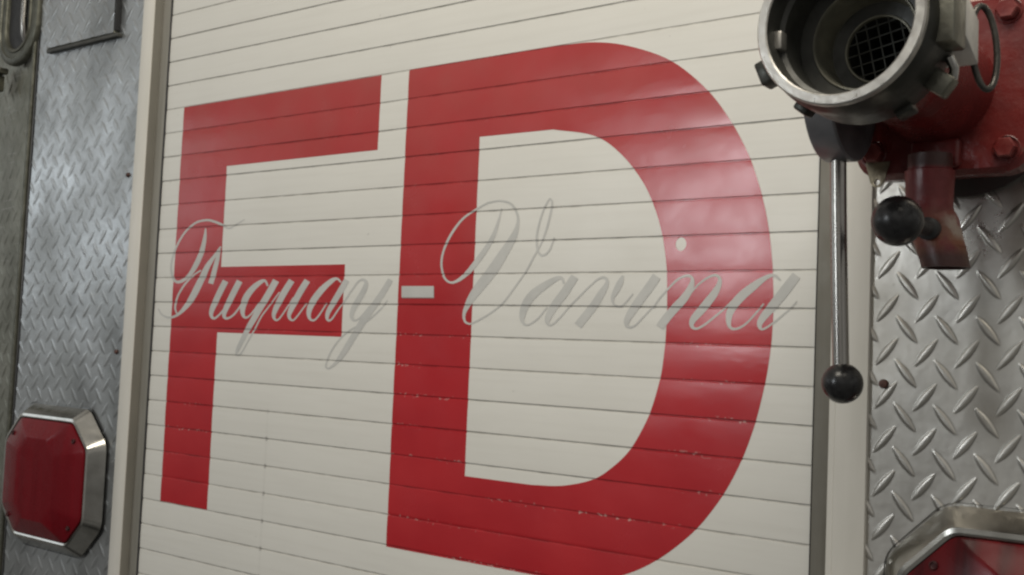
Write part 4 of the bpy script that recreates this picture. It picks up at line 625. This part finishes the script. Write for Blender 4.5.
# strainer screen
mb = MB(); yy = -.35 - (YF - 2.27); rs = .65; ca, sa = math.cos(R(12)), math.sin(R(12))
for d in (0, 1):
    for k in range(-2, 3):
        o = k * .225 + .04; hl = math.sqrt(max(rs * rs - o * o, .0))
        a = (o, -hl) if d == 0 else (-hl, o); c = (o, hl) if d == 0 else (hl, o)
        q = [(CX + x * ca - z * sa, yy - .012 * d, CZ + x * sa + z * ca) for x, z in (a, ((a[0] + c[0]) / 2, (a[1] + c[1]) / 2), c)]
        mb.tube(q, .016, 8)
vk(mb, 'strainer_screen', M_WIRE, cp)
# lug catch inside the rim
mb = MB(); mb.box(CX - 1.37, CX - 1.20, -7.98, -7.70, CZ - .30, CZ + .06, .04, 2)
vk(mb, 'inner_lug', M_RIM, cp)
# outer lugs
def lug(ang, r0, r1, y0, y1, half, m=M_ALU_D, bev=.05):
    Mx = Matrix.Translation((CX, 0, CZ)) @ Matrix.Rotation(-R(ang), 4, 'Y')
    b = MB(); b.box(r0, r1, y0, y1, -half, half, bev, 2, 0, Mx)
    return vk(b, 'lug', m, cp, sharp=40)
lug(-36, 1.55, 1.98, -7.15, -6.75, .20, M_ALU)
lug(203, 1.55, 1.86, -7.9, -7.45, .24, M_ALU_D)
lug(232, 1.55, 1.76, -7.4, -7.0, .16, M_ALU_D)
lug(-62, 1.5, 1.74, -7.0, -6.6, .18, M_ALU_D)
lug(100, 1.55, 1.85, -7.7, -7.2, .24, M_ALU_D)
b = MB(); b.box(CX + 1.18, CX + 1.86, -7.72, -6.95, CZ - .50, CZ + .95, .06, 2); vk(b, 'lug', M_ALU, cp, sharp=40)
# locking latch behind the lug
b = MB()
b.loft([[(x, -6.85, CZ - .02 + .1 * k) for x, k in ((CX + 1.2, -1), (CX + 1.80, -1), (CX + 1.80, 7), (CX + 1.2, 7))],
        [(x, -6.05, CZ - .02 + .1 * k) for x, k in ((CX + 1.2, -5.2), (CX + 1.84, -5.2), (CX + 1.84, 3.2), (CX + 1.2, 3.2))]])
vk(b, 'latch', M_BRIGHT, cp, sharp=40, bevel=.03)
b = MB(); b.tube([(CX + 1.50 + .05, -6.9, CZ - .55), (CX + 1.62, -6.8, CZ - .75), (CX + 1.58, -6.75, CZ - .95)], .09, 12); vk(b, 'latch_pin', M_CHROME, cp)
# wire ring hanging from the latch
mb = MB(); ring = []
for a in np.linspace(0, 2 * PI, 40, endpoint=False):
    ring.append((CX + 1.86 + .17 * math.cos(a) - .06 * math.sin(a), -5.75 + .22 * math.cos(a), CZ - .14 + .80 * math.sin(a)))
mb.tube(ring, .062, 12, closed=True)
vk(mb, 'wire_ring', M_RING, cp)

# operating lever: black hub drum, steel rod, ball knob
mb = MB()
mb.lathe([(0, .0), (.5, .0), (.55, .06), (1.14, .06), (1.24, .0), (1.36, .0), (1.40, .04), (1.40, .56), (1.37, .63), (1.25, .65), (0, .65)], (30.50, -4.0, 3.40), (-1, 0, 0), 72)
lever = vk(mb, 'lever', M_BLACKM, sharp=35)
mb = MB()
mb.tube([(30.165, -4.0, 2.1), (30.20, -4.0, 1.0), (30.27, -4.0, -.8), (30.34, -4.0, -2.45)], .175, 24)
vk(mb, 'rod', M_STEEL, lever)
mb = MB(); mb.ball((30.385, -4.0, -2.80), .435, 40); 
vk(mb, 'ball_knob', M_BLACK, lever, sharp=60)

# drain valve under the body
mb = MB()
mb.lathe([(.46, 0), (.46, .33), (.52, .36), (.50, .7), (.49, 1.15), (.53, 1.25), (.53, 1.6)], (31.81, -2.95, 2.20), (0, 0, -1), 40)
mb.ball((31.90, -2.95, .66), .535, 32)
ex = []
for t, x, y, z, r in ((0, 31.92, -2.95, .75, .50), (1, 32.02, -2.97, .35, .50), (2, 32.14, -3.0, -.02, .49), (3, 32.20, -3.0, -.26, .49)):
    ex.append([(x + r * math.cos(a), y + r * math.sin(a), z + (.06 * math.cos(a) if t < 3 else 0)) for a in np.linspace(0, 2 * PI, 36, endpoint=False)])
mb.loft(ex, (False, False))
inn = [[(32.20 + r * math.cos(a), -3.0 + r * math.sin(a), z) for a in np.linspace(0, 2 * PI, 36, endpoint=False)] for r, z in ((.49, -.26), (.41, -.26), (.40, .2))]
mb.loft(inn, (False, True))
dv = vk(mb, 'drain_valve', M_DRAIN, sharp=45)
mb = MB(); mb.lathe([(.24, 0), (.24, .25), (.17, .30), (.15, 1.1), (.20, 1.15), (.20, 1.9)], (31.97, -3.35, .53), AX, 24)
vk(mb, 'stem', M_RUBBER, dv)
mb = MB(); mb.ball((31.95, -5.45, .46), .50, 40); mb.lathe([(.22, 0), (.27, .2)], (31.96, -4.85, .48), AX, 24)
vk(mb, 'ball_knob', M_BLACK, dv, sharp=60)

# ==================================================================== LIGHT
w = bpy.data.worlds.new('World'); scene.world = w; w.use_nodes = True
nt = w.node_tree; bg = nt.nodes['Background']
tc = nt.nodes.new('ShaderNodeTexCoord'); sx = nt.nodes.new('ShaderNodeSeparateXYZ'); nt.links.new(tc.outputs['Generated'], sx.inputs[0])
rp = nt.nodes.new('ShaderNodeValToRGB'); e = rp.color_ramp.elements
mp = nt.nodes.new('ShaderNodeMapRange'); mp.inputs[1].default_value = -1; mp.inputs[2].default_value = 1
nt.links.new(sx.outputs[2], mp.inputs[0]); nt.links.new(mp.outputs[0], rp.inputs[0])
e[0].position = .0; e[0].color = (.12, .118, .11, 1); e[1].position = 1; e[1].color = (.55, .52, .47, 1)
for p_, c_ in ((.40, (.16, .155, .145)), (.50, (.30, .295, .28)), (.62, (.42, .41, .385)), (.78, (.34, .33, .31))):
    q = e.new(p_); q.color = (*c_, 1)
no = nt.nodes.new('ShaderNodeTexNoise'); no.inputs['Scale'].default_value = 2.6; no.inputs['Detail'].default_value = 2
nt.links.new(tc.outputs['Generated'], no.inputs['Vector'])
mr = nt.nodes.new('ShaderNodeMapRange'); mr.inputs[1].default_value = .38; mr.inputs[2].default_value = .62; mr.inputs[3].default_value = .34; mr.inputs[4].default_value = 1.6
nt.links.new(no.outputs['Fac'], mr.inputs[0])
mx = nt.nodes.new('ShaderNodeMix'); mx.data_type = 'RGBA'; mx.blend_type = 'MULTIPLY'; mx.inputs[0].default_value = 1
nt.links.new(rp.outputs[0], mx.inputs[6]); nt.links.new(mr.outputs[0], mx.inputs[7]); nt.links.new(mx.outputs[2], bg.inputs[0])
bg.inputs[1].default_value = WORLD

def area(name, loc, target, sx_, sy_, power, color):
    l = bpy.data.lights.new(name, 'AREA'); l.shape = 'RECTANGLE'; l.size = sx_ * SC; l.size_y = sy_ * SC
    l.energy = power; l.color = color
    o = bpy.data.objects.new(name, l); col.objects.link(o)
    o.location = Vector(loc) * SC
    o.rotation_euler = (Vector(target) - Vector(loc)).to_track_quat('-Z', 'Y').to_euler()
    return o
LIGHTS()

# =================================================================== CAMERA
cd = bpy.data.cameras.new('camera'); cam = bpy.data.objects.new('camera', cd); col.objects.link(cam)
pan, tilt, roll = -0.65080, 0.05910, 0.04270
fw = Vector((math.sin(pan) * math.cos(tilt), math.cos(pan) * math.cos(tilt), math.sin(tilt)))
r = Vector((math.cos(pan), -math.sin(pan), 0)); u = r.cross(fw)
r2 = r * math.cos(roll) + u * math.sin(roll); u2 = u * math.cos(roll) - r * math.sin(roll)
Mc = Matrix((r2, u2, -fw)).transposed().to_4x4()
Mc.translation = Vector((39.001, -27.132, -2.4485)) * SC
cam.matrix_world = Mc
cd.sensor_width = 36; cd.lens = 1100 / 1024 * 36
cd.clip_start = .02; cd.clip_end = 200
cd.dof.use_dof = True; cd.dof.focus_distance = 31.5 * SC; cd.dof.aperture_fstop = 26
scene.camera = cam

scene.render.engine = 'CYCLES'
scene.render.resolution_x = 1024; scene.render.resolution_y = 575
scene.view_settings.view_transform = 'Standard'; scene.view_settings.look = 'None'
scene.view_settings.exposure = 0; scene.view_settings.gamma = 1
scene.cycles.filter_width = 2.4
